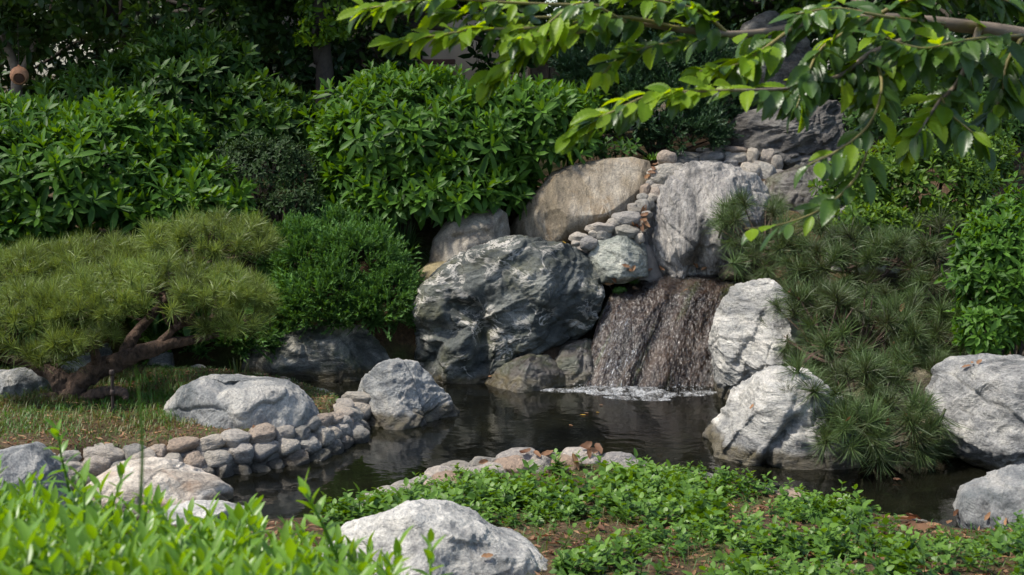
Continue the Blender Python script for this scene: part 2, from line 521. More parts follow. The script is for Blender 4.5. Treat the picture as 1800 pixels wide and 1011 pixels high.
def film_mat():
    t = NT('falling_water')
    o = t.pos()
    sh = t.sep(o)
    cx = t.node('ShaderNodeCombineXYZ')
    t.l.new(t.math('SUBTRACT', sh[0], t.math('MULTIPLY', sh[1], .45)), cx.inputs[0]); t.l.new(sh[1], cx.inputs[1]); t.l.new(sh[2], cx.inputs[2])
    v = cx.outputs[0]
    st = t.noise(t.mapping(v, (5.0, .9, .9)), 8, 7, .7, .5)
    fine = t.noise(t.mapping(v, (2.2, .9, .9)), 55, 4, .65, .6)
    low = t.ramp(sh[2], [(.0, 1.0), (.34, .6), (.52, .1)])
    lane = t.ramp(t.math('ADD', sh[0], t.math('MULTIPLY', t.noise(o, 4.0, 3), .3)), [(.66, .25), (.76, 1.0), (.92, 1.0), (1.05, .06)])
    m = t.math('MULTIPLY', t.ramp(st, [(.48, 0.0), (.66, .9)]), t.ramp(fine, [(.47, .0), (.60, 1.0)]))
    m = t.math('MULTIPLY', t.math('MULTIPLY', m, lane), low)
    tr = t.node('ShaderNodeBsdfTransparent')
    t.put(Base_Color=(.60, .61, .62), Roughness=.25, Normal=t.bump(fine, .8, .015))
    gl = t.node('ShaderNodeBsdfGlossy'); gl.inputs['Roughness'].default_value = .36
    fr = t.node('ShaderNodeFresnel'); fr.inputs['IOR'].default_value = 1.33
    m1 = t.node('ShaderNodeMixShader'); t.l.new(fr.outputs[0], m1.inputs[0]); t.l.new(tr.outputs[0], m1.inputs[1]); t.l.new(gl.outputs[0], m1.inputs[2])
    m2 = t.node('ShaderNodeMixShader'); t.l.new(m, m2.inputs[0]); t.l.new(m1.outputs[0], m2.inputs[1]); t.l.new(t.b.outputs[0], m2.inputs[2])
    t.l.new(m2.outputs[0], t.out.inputs['Surface'])
    return t.m
M['film'] = film_mat()

def foam_mat():
    t = NT('foam')
    p = t.pos()
    v = t.node('ShaderNodeTexVoronoi'); v.inputs['Scale'].default_value = 60
    t.l.new(p, v.inputs['Vector'])
    hole = t.ramp(t.noise(t.mapping(p, (1, .45, 1)), 16, 6, .7, .6), [(.40, 0.0), (.60, .92)])
    bub = t.ramp(v.outputs['Distance'], [(.15, 1.0), (.65, .45)])
    t.put(Base_Color=(.52, .53, .53), Roughness=.35, Normal=t.bump(v.outputs['Distance'], .8, .01))
    tr = t.node('ShaderNodeBsdfTransparent')
    mx = t.node('ShaderNodeMixShader'); t.l.new(t.math('MULTIPLY', hole, bub), mx.inputs[0])
    t.l.new(tr.outputs[0], mx.inputs[1]); t.l.new(t.b.outputs[0], mx.inputs[2]); t.l.new(mx.outputs[0], t.out.inputs['Surface'])
    return t.m
M['foam'] = foam_mat()

# ------------------------------------------------------------------ terrain and pond
POND_PX = [(0, 662), (430, 662), (560, 662), (690, 658), (840, 662), (1000, 680), (1255, 685), (1310, 715), (1300, 760), (1380, 800), (1480, 800), (1680, 795), (1900, 805),
           (1900, 935), (1700, 922), (1560, 892), (1450, 860), (1250, 822), (1120, 800), (1000, 800), (830, 812), (740, 838), (650, 880), (570, 925), (400, 960), (-300, 960),
           (-300, 880), (100, 862), (250, 852), (380, 838), (480, 822), (560, 805), (612, 778), (634, 745), (628, 715), (575, 690), (500, 673), (400, 660), (300, 652), (0, 650)]
POND = np.array([G(x, y, .16 if 13 <= i <= 25 else .10 if i >= 34 else 0.0)[:2] for i, (x, y) in enumerate(POND_PX)])

def sdf(pt, poly):
    a, b = poly, np.roll(poly, -1, 0)
    d = np.full(len(pt), 1e9)
    inside = np.zeros(len(pt), bool)
    for p, q in zip(a, b):
        e = q - p
        w = pt - p
        t = np.clip((w @ e) / (e @ e), 0, 1)
        d = np.minimum(d, np.linalg.norm(w - t[:, None] * e, axis=1))
        c = (p[1] > pt[:, 1]) != (q[1] > pt[:, 1])
        with np.errstate(divide='ignore', invalid='ignore'):
            xi = (q[0] - p[0]) * (pt[:, 1] - p[1]) / (q[1] - p[1]) + p[0]
        inside ^= c & (pt[:, 0] < xi)
    return np.where(inside, -d, d)

PROF = [(-2.0, [-50, 0, 3, 4.5, 6.0, 6.5, 8.4, 8.9, 9.6, 10.3, 14, 18, 60, 300], [.6, .55, .50, .36, .15, .20, .17, .15, .42, .78, 1.2, 1.4, 1.6, 4]),
        (0.6, [-50, 0, 3, 4.5, 6.3, 6.7, 8.4, 8.9, 9.5, 10.6, 11.5, 14, 60, 300], [.6, .55, .50, .36, .14, .14, .15, .2, .50, 1.05, 1.2, 1.4, 1.7, 4]),
        (1.4, [-50, 0, 3, 4.5, 5.8, 6.7, 8.4, 8.9, 9.5, 10.6, 11.5, 14, 60, 300], [.6, .55, .50, .36, .14, .14, .15, .2, .52, 1.25, 1.35, 1.5, 1.7, 4]),
        (2.4, [-50, 0, 3, 4.5, 5.4, 6.5, 7.2, 8.0, 9.0, 10.6, 11.5, 14, 60, 300], [.6, .55, .50, .36, .13, .08, .10, .2, .5, 1.2, 1.4, 1.6, 1.8, 4])]

def terrain(x, y):
    x = np.asarray(x, float); y = np.asarray(y, float)
    prof = np.stack([np.interp(y, a, b) for _, a, b in PROF])
    xs = np.array([p[0] for p in PROF])
    k = np.clip(np.searchsorted(xs, x) - 1, 0, len(xs) - 2)
    f = np.clip((x - xs[k]) / (xs[k + 1] - xs[k]), 0, 1)
    ii = np.arange(len(x))
    T = prof[k, ii] * (1 - f) + prof[k + 1, ii] * f
    pt = np.column_stack([x, y])
    T = T - .35 * np.exp(-(((x - .95) / .62) ** 4 + ((y - 9.35) / .75) ** 4))
    s = sdf(pt, POND)
    p3 = np.column_stack([x, y, np.zeros_like(x)])
    T = T + .03 * fbm(p3 * 1.3, 3) + .012 * fbm(p3 * 6, 2)
    up = np.clip(s / .12, 0, 1); up = up * up * (3 - 2 * up)
    down = -np.clip(-s / .35, 0, 1) * .5 - .03
    return np.where(s > 0, -.03 + (T + .03) * up, down)

def axis_lin(lo, hi, n, far_lo, far_hi, m):
    a = np.linspace(lo, hi, n)
    g = np.linspace(0, 1, m + 1)[1:] ** 2.6
    return np.concatenate([(lo - g * (lo - far_lo))[::-1], a, hi + g * (far_hi - hi)])
gx = axis_lin(-4.2, 4.2, 240, -320, 320, 16)
gy = axis_lin(1.0, 13.5, 300, -160, 420, 16)
GX, GY = np.meshgrid(gx, gy)
gz = terrain(GX.ravel(), GY.ravel())
ground = link('ground', mesh_np('ground', np.column_stack([GX.ravel(), GY.ravel(), gz]), grid_faces(len(gy), len(gx)), M['soil']))
tag(ground, 'brown garden soil with litter and moss', 'ground', kind='structure')

wx = np.linspace(-5.5, 5.0, 40); wy = np.linspace(4.6, 9.6, 24)
WX, WY = np.meshgrid(wx, wy)
water = link('pond_water', mesh_np('pond_water', np.column_stack([WX.ravel(), WY.ravel(), np.zeros(WX.size)]), grid_faces(24, 40), M['water']))
tag(water, 'dark still pond water reflecting the rocks', 'water', kind='structure')

# ------------------------------------------------------------------ rocks
_ico = {}
def ico(n):
    if n not in _ico:
        bm = bmesh.new(); bmesh.ops.create_icosphere(bm, subdivisions=n, radius=1)
        V = np.array([v.co[:] for v in bm.verts]); F = np.array([[v.index for v in f.verts] for f in bm.faces])
        bm.free(); _ico[n] = (norm(V), F)
    return _ico[n]

def rock(name, label, poly, d, T, mat, lvl=6, cracks=5, ledge=.016, low=.10, ridge=.05, fine=.012, seed=0, planes=7, k=.75, strata=(1, 1, 1), tilt=0.0, dents=(), cat='boulder', cut=.86, group=None):
    """A boulder: outline read off the photograph, real depth T, then chipped flat and roughened in 3D."""
    r = np.random.default_rng(100 + seed)
    S, F = ico(lvl)
    pl = np.array(poly, float)
    x, y = pl[:, 0], pl[:, 1]; x2, y2 = np.roll(x, -1), np.roll(y, -1)
    cr = x * y2 - x2 * y; A = cr.sum() / 2
    c = np.array([((x + x2) * cr).sum(), ((y + y2) * cr).sum()]) / (6 * A)
    size = math.sqrt(abs(A)) * d / F_PX
    th = np.arctan2(S[:, 2], S[:, 0])
    dx, dy = np.cos(th), -np.sin(th)
    R = np.zeros(len(S))
    for i in range(len(pl)):
        p, q = pl[i] - c, pl[(i + 1) % len(pl)] - c
        e = q - p
        den = dx * e[1] - dy * e[0]
        den = np.where(np.abs(den) < 1e-9, 1e-9, den)
        t = (p[0] * e[1] - p[1] * e[0]) / den
        u = (p[0] * dy - p[1] * dx) / den
        R = np.where((t > 0) & (u >= -1e-6) & (u <= 1 + 1e-6), np.maximum(R, t), R)
    rho = np.sqrt(S[:, 0] ** 2 + S[:, 2] ** 2)
    rr = rho ** k
    c3 = P(c[0], c[1], d)
    sc = d / F_PX
    V = np.column_stack([dx * R * rr * sc, S[:, 1] * np.abs(S[:, 1]) ** -.15 * T if False else S[:, 1] * T, -dy * R * rr * sc])
    N = norm(np.column_stack([S[:, 0], S[:, 1] * size * .5 / T, S[:, 2]]))
    for i in range(planes):
        a = r.uniform(-1, 1); b = r.uniform(-.15, .95)
        n = norm(np.array([a, -r.uniform(.35, 1.0), b]))
        h = V @ n
        lim = h.max() * r.uniform(cut - .1, cut + .08)
        V = V - np.outer(np.maximum(h - lim, 0) * .85, n)
    cs, sn = math.cos(tilt), math.sin(tilt)
    Q = np.column_stack([V[:, 0] * cs + V[:, 2] * sn, V[:, 1], -V[:, 0] * sn + V[:, 2] * cs]) * np.array(strata) / size + 13.7 * seed
    side = .35 + .65 * np.clip(np.abs(S[:, 1]) * 1.6, 0, 1)          # keep the silhouette near the outline
    disp = low * fbm(Q * 1.5, 3) * side + ridge * (fbm(Q * 3.2 + fbm(Q * 2 + 5, 2)[:, None] * .5, 5, .55, True) - .25) + fine * fbm(Q * 16, 3, .6)
    for i in range(cracks):
        n = norm(r.normal(size=3) * np.array([1, .6, 1])); off = r.uniform(-.55, .55)
        h = (V / size) @ n - off + .10 * fbm(Q * 2.2 + 31 * i, 3)
        disp = disp - .022 * np.exp(-(h / .012) ** 2) + ledge * r.uniform(.4, 1.4) * np.tanh(h / .02) * np.clip(np.abs(S[:, 1]) * 2, .2, 1)
    V = V + N * (disp * size)[:, None]
    V = V + c3
    if len(dents):
        px, py = proj(V)
        front = np.clip(.35 - S[:, 1] * 2, 0, 1)
        for dd in dents:
            if len(dd) == 4:
                w = np.exp(-((px - dd[0]) ** 2 + (py - dd[1]) ** 2) / dd[2] ** 2)
                V[:, 1] += w * front * dd[3]
            else:                                                    # crease: points, width px, depth m
                pts, wd, dep = dd
                m = np.full(len(V), 1e9)
                for (ax, ay), (bx, by) in zip(pts[:-1], pts[1:]):
                    ex, ey = bx - ax, by - ay
                    t = np.clip(((px - ax) * ex + (py - ay) * ey) / (ex * ex + ey * ey), 0, 1)
                    m = np.minimum(m, (px - ax - t * ex) ** 2 + (py - ay - t * ey) ** 2)
                V[:, 1] += np.exp(-m / wd ** 2) * front * dep
    org = np.array([c3[0], c3[1], V[:, 2].min()])
    o = link(name, mesh_np(name, V - org, F, mat), None, org)
    return tag(o, label, cat, group)

ROCKS = [
 ('boulder', 'big dark grey boulder with white veins, left of the waterfall', [(733, 560), (731, 530), (745, 498), (780, 470), (830, 445), (880, 428), (920, 423), (970, 426), (1015, 432), (1042, 450), (1056, 480), (1060, 510), (1053, 542), (1035, 572), (1000, 600), (960, 622), (925, 640), (895, 660), (850, 690), (845, 720), (740, 720), (735, 640), (738, 600)], 9.4, .55, 'rk_big',
  dict(lvl=7, seed=1, ridge=.055, low=.12, strata=(1, 1, 1.9), tilt=.4, planes=8, dents=[([(795, 540), (835, 548), (852, 575), (845, 640)], 13, .10), (785, 510, 26, .06), (880, 555, 34, -.05), (800, 620, 45, -.04), ([(745, 575), (800, 585)], 12, .05), (1000, 600, 45, .15)])),
 ('boulder', 'pointed pale grey rock standing alone in the pond', [(624, 760), (627, 700), (640, 665), (668, 637), (700, 628), (735, 636), (762, 668), (793, 703), (808, 733), (812, 800), (760, 815), (690, 818), (624, 808)], 8.1, .34, 'rk_mid',
  dict(lvl=7, seed=2, ridge=.05, planes=8, tilt=.5, strata=(1, 1, 1.5))),
 ('boulder', 'broad blue-grey boulder on the grassy island', [(273, 745), (288, 708), (318, 680), (360, 663), (420, 668), (470, 668), (508, 672), (530, 690), (550, 715), (563, 738), (555, 756), (480, 782), (400, 797), (310, 800), (278, 780)], 7.3, .27, 'rk_island',
  dict(lvl=7, seed=3, ridge=.03, low=.08, planes=9, dents=[([(375, 672), (390, 680), (440, 673)], 6, .06)])),
 ('boulder', 'flat cream rock at the water edge before the cobble wall', [(140, 880), (160, 848), (195, 828), (250, 822), (310, 826), (350, 838), (390, 848), (415, 866), (412, 895), (350, 915), (250, 920), (160, 910)], 6.35, .32, 'rk_cream', dict(seed=4, ridge=.035)),
 ('boulder', 'blue-grey rock behind the tall leafy shoots, by the cream rock', [(-70, 890), (-50, 812), (0, 792), (50, 783), (82, 800), (112, 840), (128, 890), (60, 920), (-30, 920)], 6.1, .3, 'rk_island', dict(seed=5)),
 ('boulder', 'low white rock in the channel beside the leafy shoots', [(252, 910), (300, 893), (350, 887), (400, 890), (445, 906), (440, 930), (350, 945), (262, 938)], 5.95, .22, 'rk_front', dict(seed=6)),
 ('boulder', 'white streaked rock rising right beside the waterfall', [(1255, 640), (1257, 580), (1275, 530), (1293, 500), (1320, 488), (1352, 490), (1387, 520), (1417, 560), (1425, 620), (1420, 700), (1400, 770), (1330, 770), (1288, 745), (1263, 705)], 8.6, .5, 'rk_white',
  dict(lvl=7, seed=7, k=.65, ridge=.045, planes=10, cut=.82, cracks=9, ledge=.02, strata=(.8, .8, 2.3), tilt=-.9, dents=[([(1290, 545), (1320, 600), (1300, 640)], 10, .05), ([(1345, 560), (1315, 660), (1350, 700)], 10, .06)])),
 ('boulder', 'low white rock sloping into the pond under the spreading pine', [(1262, 812), (1255, 783), (1285, 750), (1310, 715), (1330, 665), (1370, 640), (1430, 655), (1480, 695), (1505, 760), (1505, 880), (1440, 895), (1370, 880), (1300, 850)], 7.3, .5, 'rk_white',
  dict(lvl=7, seed=8, k=.6, ridge=.045, planes=9, cut=.84, cracks=9, ledge=.02, strata=(.8, .8, 2.2), tilt=-.7, dents=[([(1330, 735), (1300, 770), (1280, 800)], 10, .05), ([(1400, 740), (1360, 790), (1345, 830)], 9, .05)])),
 ('boulder', 'olive brown rock low at the waterline under the pine', [(1455, 810), (1470, 720), (1530, 660), (1620, 650), (1690, 700), (1720, 870), (1640, 895), (1540, 900), (1465, 895)], 7.6, .45, 'rk_brown', dict(seed=9)),
 ('boulder', 'large mottled grey boulder at the right end of the pond', [(1642, 740), (1645, 700), (1665, 668), (1710, 646), (1770, 632), (1830, 628), (1900, 650), (1945, 720), (1930, 800), (1850, 842), (1780, 840), (1720, 826), (1680, 802), (1655, 775)], 7.1, .46, 'rk_right',
  dict(lvl=7, seed=10, ridge=.05, low=.13, planes=9, dents=[([(1740, 690), (1720, 730), (1760, 760)], 16, .05)])),
 ('boulder', 'smooth grey rock below the mottled boulder, near the ground cover', [(1680, 900), (1690, 866), (1720, 848), (1760, 834), (1800, 824), (1850, 828), (1890, 870), (1880, 950), (1780, 955), (1690, 940)], 5.95, .3, 'rk_island', dict(seed=11)),
 ('boulder', 'pale rippled boulder leaning above the waterfall', [(1130, 405), (1140, 370), (1160, 335), (1190, 300), (1222, 286), (1262, 292), (1302, 300), (1332, 315), (1347, 345), (1335, 400), (1305, 440), (1295, 490), (1240, 497), (1170, 492), (1138, 470)], 9.95, .42, 'rk_lean',
  dict(lvl=7, seed=12, ridge=.06, strata=(2.2, 1.4, .6), tilt=.42, dents=[(1215, 470, 25, .08), ([(1250, 400), (1225, 470)], 12, .06)])),
 ('boulder', 'large smooth tan boulder beneath the central shrub', [(888, 420), (905, 385), (935, 345), (970, 305), (1010, 288), (1060, 281), (1110, 277), (1140, 284), (1146, 305), (1136, 340), (1120, 375), (1080, 402), (1020, 425), (960, 445), (895, 450)], 10.25, .46, 'rk_tan',
  dict(lvl=7, seed=13, ridge=.012, low=.06, fine=.006, planes=9, cracks=2, ledge=.006)),
 ('boulder', 'dull brown rounded boulder next to the tan boulder', [(753, 470), (760, 420), (790, 385), (830, 365), (870, 361), (891, 375), (895, 410), (888, 455), (830, 480), (765, 490)], 9.95, .3, 'rk_dull', dict(seed=14, ridge=.012, low=.1, cracks=2, ledge=.006, dents=[([(800, 420), (850, 410)], 9, .05)])),
 ('boulder', 'olive rock half hidden between juniper and veined boulder', [(695, 530), (712, 492), (750, 468), (800, 452), (840, 450), (855, 500), (800, 545), (725, 548)], 9.75, .3, 'rk_olive', dict(seed=15, ridge=.012)),
 ('boulder', 'angular greenish pale rock above the waterfall lip', [(1028, 455), (1045, 425), (1085, 415), (1122, 420), (1135, 440), (1138, 482), (1100, 492), (1048, 497)], 9.6, .24, 'rk_green', dict(seed=16, planes=9, cut=.8)),
 ('boulder', 'dark wet wedge rock in front of the veined boulder', [(815, 700), (845, 670), (880, 645), (930, 622), (966, 624), (988, 650), (1003, 685), (995, 725), (900, 730), (830, 725)], 8.95, .3, 'rk_wet', dict(seed=17, planes=10, cut=.8)),
 ('boulder', 'mossy brown rock tucked beside the foot of the waterfall', [(952, 670), (965, 625), (990, 608), (1030, 598), (1052, 605), (1060, 650), (1050, 715), (975, 715)], 9.15, .26, 'rk_wet', dict(seed=18)),
 ('boulder', 'dark rock at the waterline below the juniper', [(422, 650), (450, 600), (500, 575), (580, 560), (650, 570), (690, 590), (698, 640), (695, 700), (600, 720), (470, 715), (426, 700)], 9.38, .42, 'rk_waterside', dict(lvl=7, seed=19, ridge=.03, k=.5)),
 ('boulder', 'dark layered boulder at the top of the cascade', [(1243, 275), (1260, 240), (1300, 205), (1360, 190), (1420, 180), (1480, 178), (1503, 210), (1495, 260), (1475, 305), (1400, 318), (1300, 298)], 11.2, .42, 'rk_dark', dict(lvl=7, seed=20, strata=(.8, .8, 2.2), tilt=.3, ridge=.06)),
 ('boulder', 'upright dark stone behind the overhanging branch', [(1283, 120), (1305, 50), (1350, 25), (1400, 45), (1428, 90), (1425, 170), (1410, 240), (1330, 250), (1285, 200)], 11.9, .36, 'rk_dark', dict(seed=21, ridge=.06)),
 ('boulder', 'pale rock seen through the needles behind the pine trunk', [(85, 650), (100, 612), (150, 597), (188, 608), (197, 655), (150, 680), (95, 675)], 8.75, .26, 'rk_right', dict(seed=22)),
 ('boulder', 'grey rock on the grass left of the pine trunk', [(-40, 700), (-20, 657), (30, 648), (80, 660), (98, 695), (40, 715)], 7.95, .24, 'rk_island', dict(seed=23)),
 ('boulder', 'small grey rock under the long pine limb', [(253, 660), (265, 622), (285, 612), (301, 622), (303, 660), (270, 672)], 8.95, .18, 'rk_right', dict(seed=24)),
 ('boulder', 'large white rock in front among the ground cover', [(552, 1010), (560, 962), (600, 925), (660, 898), (705, 885), (735, 884), (785, 896), (835, 908), (885, 938), (935, 968), (966, 1000), (980, 1080), (900, 1140), (700, 1150), (570, 1100)], 4.35, .36, 'rk_front',
  dict(lvl=7, seed=25, ridge=.045, low=.12, planes=10, dents=[(820, 985, 40, .03), ([(700, 900), (730, 950), (850, 975)], 14, .02)])),
 ('boulder', 'grey rock below the glossy shrub right of the waterfall', [(1450, 430), (1460, 385), (1490, 360), (1530, 370), (1548, 410), (1525, 450), (1465, 450)], 9.55, .22, 'rk_right', dict(seed=26)),
 ('boulder', 'flat whitish stone with dry leaves above the right pine', [(1448, 450), (1470, 427), (1530, 430), (1575, 445), (1585, 475), (1500, 482), (1450, 475)], 9.2, .22, 'rk_front', dict(seed=27)),
 ('boulder', 'dark shaded rock in the gap right of the juniper', [(685, 640), (700, 592), (728, 580), (752, 620), (750, 700), (690, 705)], 9.75, .2, 'rk_dark', dict(seed=28)),
 ('boulder', 'small rust stained rock at the waterfall lip', [(1262, 482), (1270, 463), (1290, 453), (1312, 458), (1322, 480), (1300, 492), (1268, 492)], 9.65, .1, 'rk_brown', dict(seed=29, lvl=5)),
 ('boulder', 'dark wet stone in the upper stream bed', [(1335, 360), (1350, 315), (1400, 292), (1465, 300), (1490, 350), (1475, 430), (1400, 455), (1345, 440)], 10.45, .4, 'rk_wet', dict(seed=30)),
]
for nm, lab, poly, d, T, mt, kw in ROCKS:
    rock(nm, lab, poly, d, T, M[mt], **kw)

# cobbles: shared stone meshes
STONES, TANS = [], []
for i in range(9):
    r = np.random.default_rng(300 + i)
    S, F = ico(4)
    V = np.sign(S) * np.abs(S) ** r.uniform(.75, .95)
    V = V * np.array([1.0, r.uniform(.7, .95), r.uniform(.62, .85)])
    for k in range(6):
        n = norm(r.normal(size=3)); h = V @ n
        V = V - np.outer(np.maximum(h - r.uniform(.62, .85), 0) * .8, n)
    V = V + norm(S) * (.16 * fbm(S * 1.3 + i * 9, 2) + .05 * fbm(S * 4 + i * 5, 3))[:, None]
    V = V / np.abs(V).max(0)
    STONES.append(mesh_np('stone', V, F, M['cobble'])); TANS.append(mesh_np('stone', V, F, M['cobble_tan']))

def stone(parent, loc, c, sx, sy, sz, rz=0, ry=0, pool=None):
    pool = pool or STONES
    o = bpy.data.objects.new('stone', pool[random.randrange(len(pool))])
    COL.objects.link(o); o.parent = parent
    o.location = [float(a - b) for a, b in zip(c, loc)]
    o.rotation_euler = (random.uniform(-.15, .15) + (math.pi if random.random() < .5 else 0), ry, rz + (math.pi if random.random() < .5 else 0))
    o.scale = (sx, sy, sz)
    return o

def resample(pts, step):
    p = np.asarray(pts, float)
    L = np.concatenate([[0], np.cumsum(np.linalg.norm(np.diff(p, axis=0), axis=1))])
    out, s = [], 0
    while s < L[-1]:
        w = random.uniform(*step)
        q = np.array([np.interp(s + w / 2, L, p[:, j]) for j in range(p.shape[1])])
        q2 = np.array([np.interp(s + w / 2 + .02, L, p[:, j]) for j in range(p.shape[1])])
        out.append((q, w, math.atan2(*(q2 - q)[1::-1])))
        s += w
    return out

def course(root, loc, line, z, step, hz, inset, dy, zl=0.0):
    """one course of rounded stones along a line, set back by inset towards the land"""
    pts = np.array([G(x, y, zl) for x, y in line])
    dense = smooth_line(pts, 120)
    for q, w, a in resample(dense, step):
        nrm = np.array([-math.sin(a), math.cos(a)])
        c = np.array([q[0], q[1], 0]); c[:2] += nrm * inset
        h = random.uniform(*hz)
        c[2] = z + random.uniform(-.02, .018)
        stone(root, loc, c, w * .60, random.uniform(*dy), h * 1.1, a + random.uniform(-.15, .15), random.uniform(-.2, .2), TANS if zl > .15 else STONES)

FRONT = [(-80, 872), (100, 858), (250, 849), (380, 836), (480, 820), (560, 803), (608, 778), (630, 748)]
BACK = [(632, 748), (628, 718), (575, 692), (500, 674), (420, 663), (330, 653), (235, 651), (100, 650)]
loc = G(300, 830, 0)
wall = thing('cobble_wall', 'low wall of rounded cobbles along the near side of the island', 'stone wall', loc)
course(wall, loc, FRONT, .0, (.085, .14), (.042, .06), .00, (.06, .08))
course(wall, loc, FRONT, .075, (.09, .16), (.042, .058), .03, (.06, .08))
course(wall, loc, FRONT, .14, (.09, .18), (.032, .048), .075, (.05, .08))
# mortar core behind the stones
dense = smooth_line(np.array([G(x, y, 0.0) for x, y in FRONT]), 60)
tg = norm(np.gradient(dense, axis=0)); V, F = tube(dense + np.column_stack([-tg[:, 1], tg[:, 0], tg[:, 0] * 0]) * .085 + np.array([0, 0, .05]), np.full(60, .082), 60, 8, .15)
link('mortar', mesh_np('mortar', V - loc, F, M['mortar']), wall)
loc = G(500, 674, 0)
wall2 = thing('cobble_edging', 'row of small rounded cobbles along the far edge of the island', 'stone edging', loc)
course(wall2, loc, BACK, .02, (.085, .14), (.042, .06), .03, (.06, .09), .10)
course(wall2, loc, BACK, .10, (.08, .16), (.035, .055), .09, (.05, .09), .10)
NEAR = [(1780, 960), (1700, 932), (1620, 912), (1560, 898), (1450, 866), (1350, 842), (1250, 824), (1120, 803), (1000, 800), (900, 806), (830, 815), (740, 840), (690, 862), (650, 886), (600, 920), (540, 960)]
loc = G(1000, 805, 0)
wall3 = thing('cobble_edging', 'row of pale cobbles edging the near bank with ground cover', 'stone edging', loc)
course(wall3, loc, NEAR, .03, (.09, .17), (.06, .08), .02, (.07, .10), .16)
course(wall3, loc, NEAR[7:], .135, (.09, .19), (.05, .07), .05, (.08, .12), .16)
course(wall3, loc, NEAR[:9], .11, (.09, .19), (.04, .06), .10, (.07, .10), .16)
course(wall3, loc, NEAR[8:], .145, (.09, .19), (.045, .06), .16, (.07, .10), .16)
# cobbles packed between the boulders above the fall
loc = P(1120, 420, 9.9)
fill = thing('cobble_bed', 'cobbles packed between the tan and the rippled boulder above the waterfall', 'cobbles', loc)
CB = [(862, 122, 130, 105), (1010, 92, 200, 40), (985, 140, 200, 65), (1180, 108, 190, 70), (860, 250, 260, 160), (710, 355, 80, 100), (795, 370, 110, 80), (745, 440, 60, 80), (690, 460, 110, 90), (575, 550, 200, 100), (390, 620, 200, 80), (410, 665, 110, 80),
      (570, 640, 190, 85), (235, 685, 130, 70), (305, 725, 125, 95), (215, 725, 70, 40), (1225, 60, 110, 45), (1355, 62, 150, 50), (1350, 120, 150, 70), (1475, 115, 95, 130), (1580, 105, 110, 115), (1205, 170, 130, 70), (1310, 165, 120, 80), (1100, 165, 120, 50),
      (1455, 250, 150, 170), (1560, 240, 150, 160), (1440, 180, 90, 60), (1650, 150, 80, 100), (1740, 380, 100, 60), (1640, 365, 110, 40), (490, 575, 120, 60), (640, 500, 90, 60), (760, 300, 90, 60), (930, 180, 120, 50), (670, 690, 70, 70), (1600, 320, 120, 80), (800, 330, 110, 70), (690, 400, 80, 60), (770, 395, 80, 60), (720, 520, 80, 50), (640, 560, 90, 60), (690, 590, 80, 60), (850, 330, 90, 60), (900, 250, 110, 70), (620, 470, 80, 60), (1120, 60, 90, 35), (460, 600, 100, 50), (345, 660, 90, 60), (1290, 100, 80, 50), (1400, 100, 70, 50), (1520, 180, 90, 80)]
for cx, cyy, w, h in CB:
    px, py = 960 + cx / 4.043, 250 + cyy / 4.043
    d = 9.62 + (440 - py) * (.0066 if px > 1200 else .0042) + (.12 if px > 1200 else -.14)
    c = P(px, py, d)
    stone(fill, loc, c + np.array([0, .05, 0]), w / 4.043 / F_PX * d * .56, max(w, h) / 4.043 / F_PX * d * .5, h / 4.043 / F_PX * d * .60, random.uniform(-.2, .2), random.uniform(-.15, .15))
# bedding under these cobbles
g = Geo()
gx2, gy2 = np.meshgrid(np.linspace(0, 1, 50), np.linspace(0, 1, 40))
Lc = np.array([P(985, 440, 9.75), P(1120, 470, 9.75), P(1130, 350, 10.3), P(1140, 290, 10.75), P(1400, 275, 11.0), P(1400, 420, 10.4), P(1290, 480, 9.9)])
bx = np.array([P(960 + c[0] / 4.043, 250 + c[1] / 4.043, 9.62 + (440 - (250 + c[1] / 4.043)) * .0066 + (.12 if 960 + c[0] / 4.043 > 1200 else 0)) for c in CB])
xs = bx[:, 0].min() - .15 + gx2.ravel() * (np.ptp(bx[:, 0]) + .3); ys = bx[:, 1].min() - .1 + gy2.ravel() * (np.ptp(bx[:, 1]) + .4)
w = 1 / (((xs[:, None] - bx[None, :, 0]) ** 2 + (ys[:, None] - bx[None, :, 1]) ** 2) + .004) ** 2
near_ = np.sqrt(((xs[:, None] - bx[None, :, 0]) ** 2 + (ys[:, None] - bx[None, :, 1]) ** 2).min(1))
zs = (w * bx[None, :, 2]).sum(1) / w.sum(1) - .05 - np.maximum(near_ - .06, 0) * 2.5 + .015 * fbm(np.column_stack([xs, ys, xs * 0]) * 9, 3)
link('mortar', mesh_np('mortar', np.column_stack([xs, ys, zs]) - loc, grid_faces(40, 50), M['mortar']), fill)

# ------------------------------------------------------------------ waterfall
loc = G(1150, 690, 0)
fall = thing('waterfall', 'water sliding over a brown wet rock slope into the pond', 'waterfall', loc)
NV, NU = 260, 220
prof = smooth_line([(10.8, .80), (10.3, .70), (10.0, .665), (9.80, .64), (9.74, .595), (9.60, .56), (9.46, .505), (9.36, .43), (9.22, .31), (9.06, .16), (8.92, .02), (8.82, -.12)], NV)
u = np.linspace(0, 1, NU)
Vr = np.zeros((NV, NU, 3))
for i, (yy, zz) in enumerate(prof):
    t = i / (NV - 1)
    xl = (np.interp(t, [0, .3, .5, .7, 1], [1040, 1066, 1078, 1052, 1012]) - 900) / F_PX * yy
    xr = (np.interp(t, [0, .5, 1], [1345, 1325, 1285]) - 900) / F_PX * yy
    Vr[i, :, 0] = xl + (xr - xl) * u
    Vr[i, :, 1] = yy; Vr[i, :, 2] = zz
Vr = Vr.reshape(-1, 3)
along = np.repeat(np.arange(NV) / (NV - 1), NU)
slant = Vr[:, 0] - .55 * (Vr[:, 1] - 9.2)
st = np.column_stack([slant * 2.2, Vr[:, 1] * .8, Vr[:, 2] * .8])
uu = np.tile(u, NV)
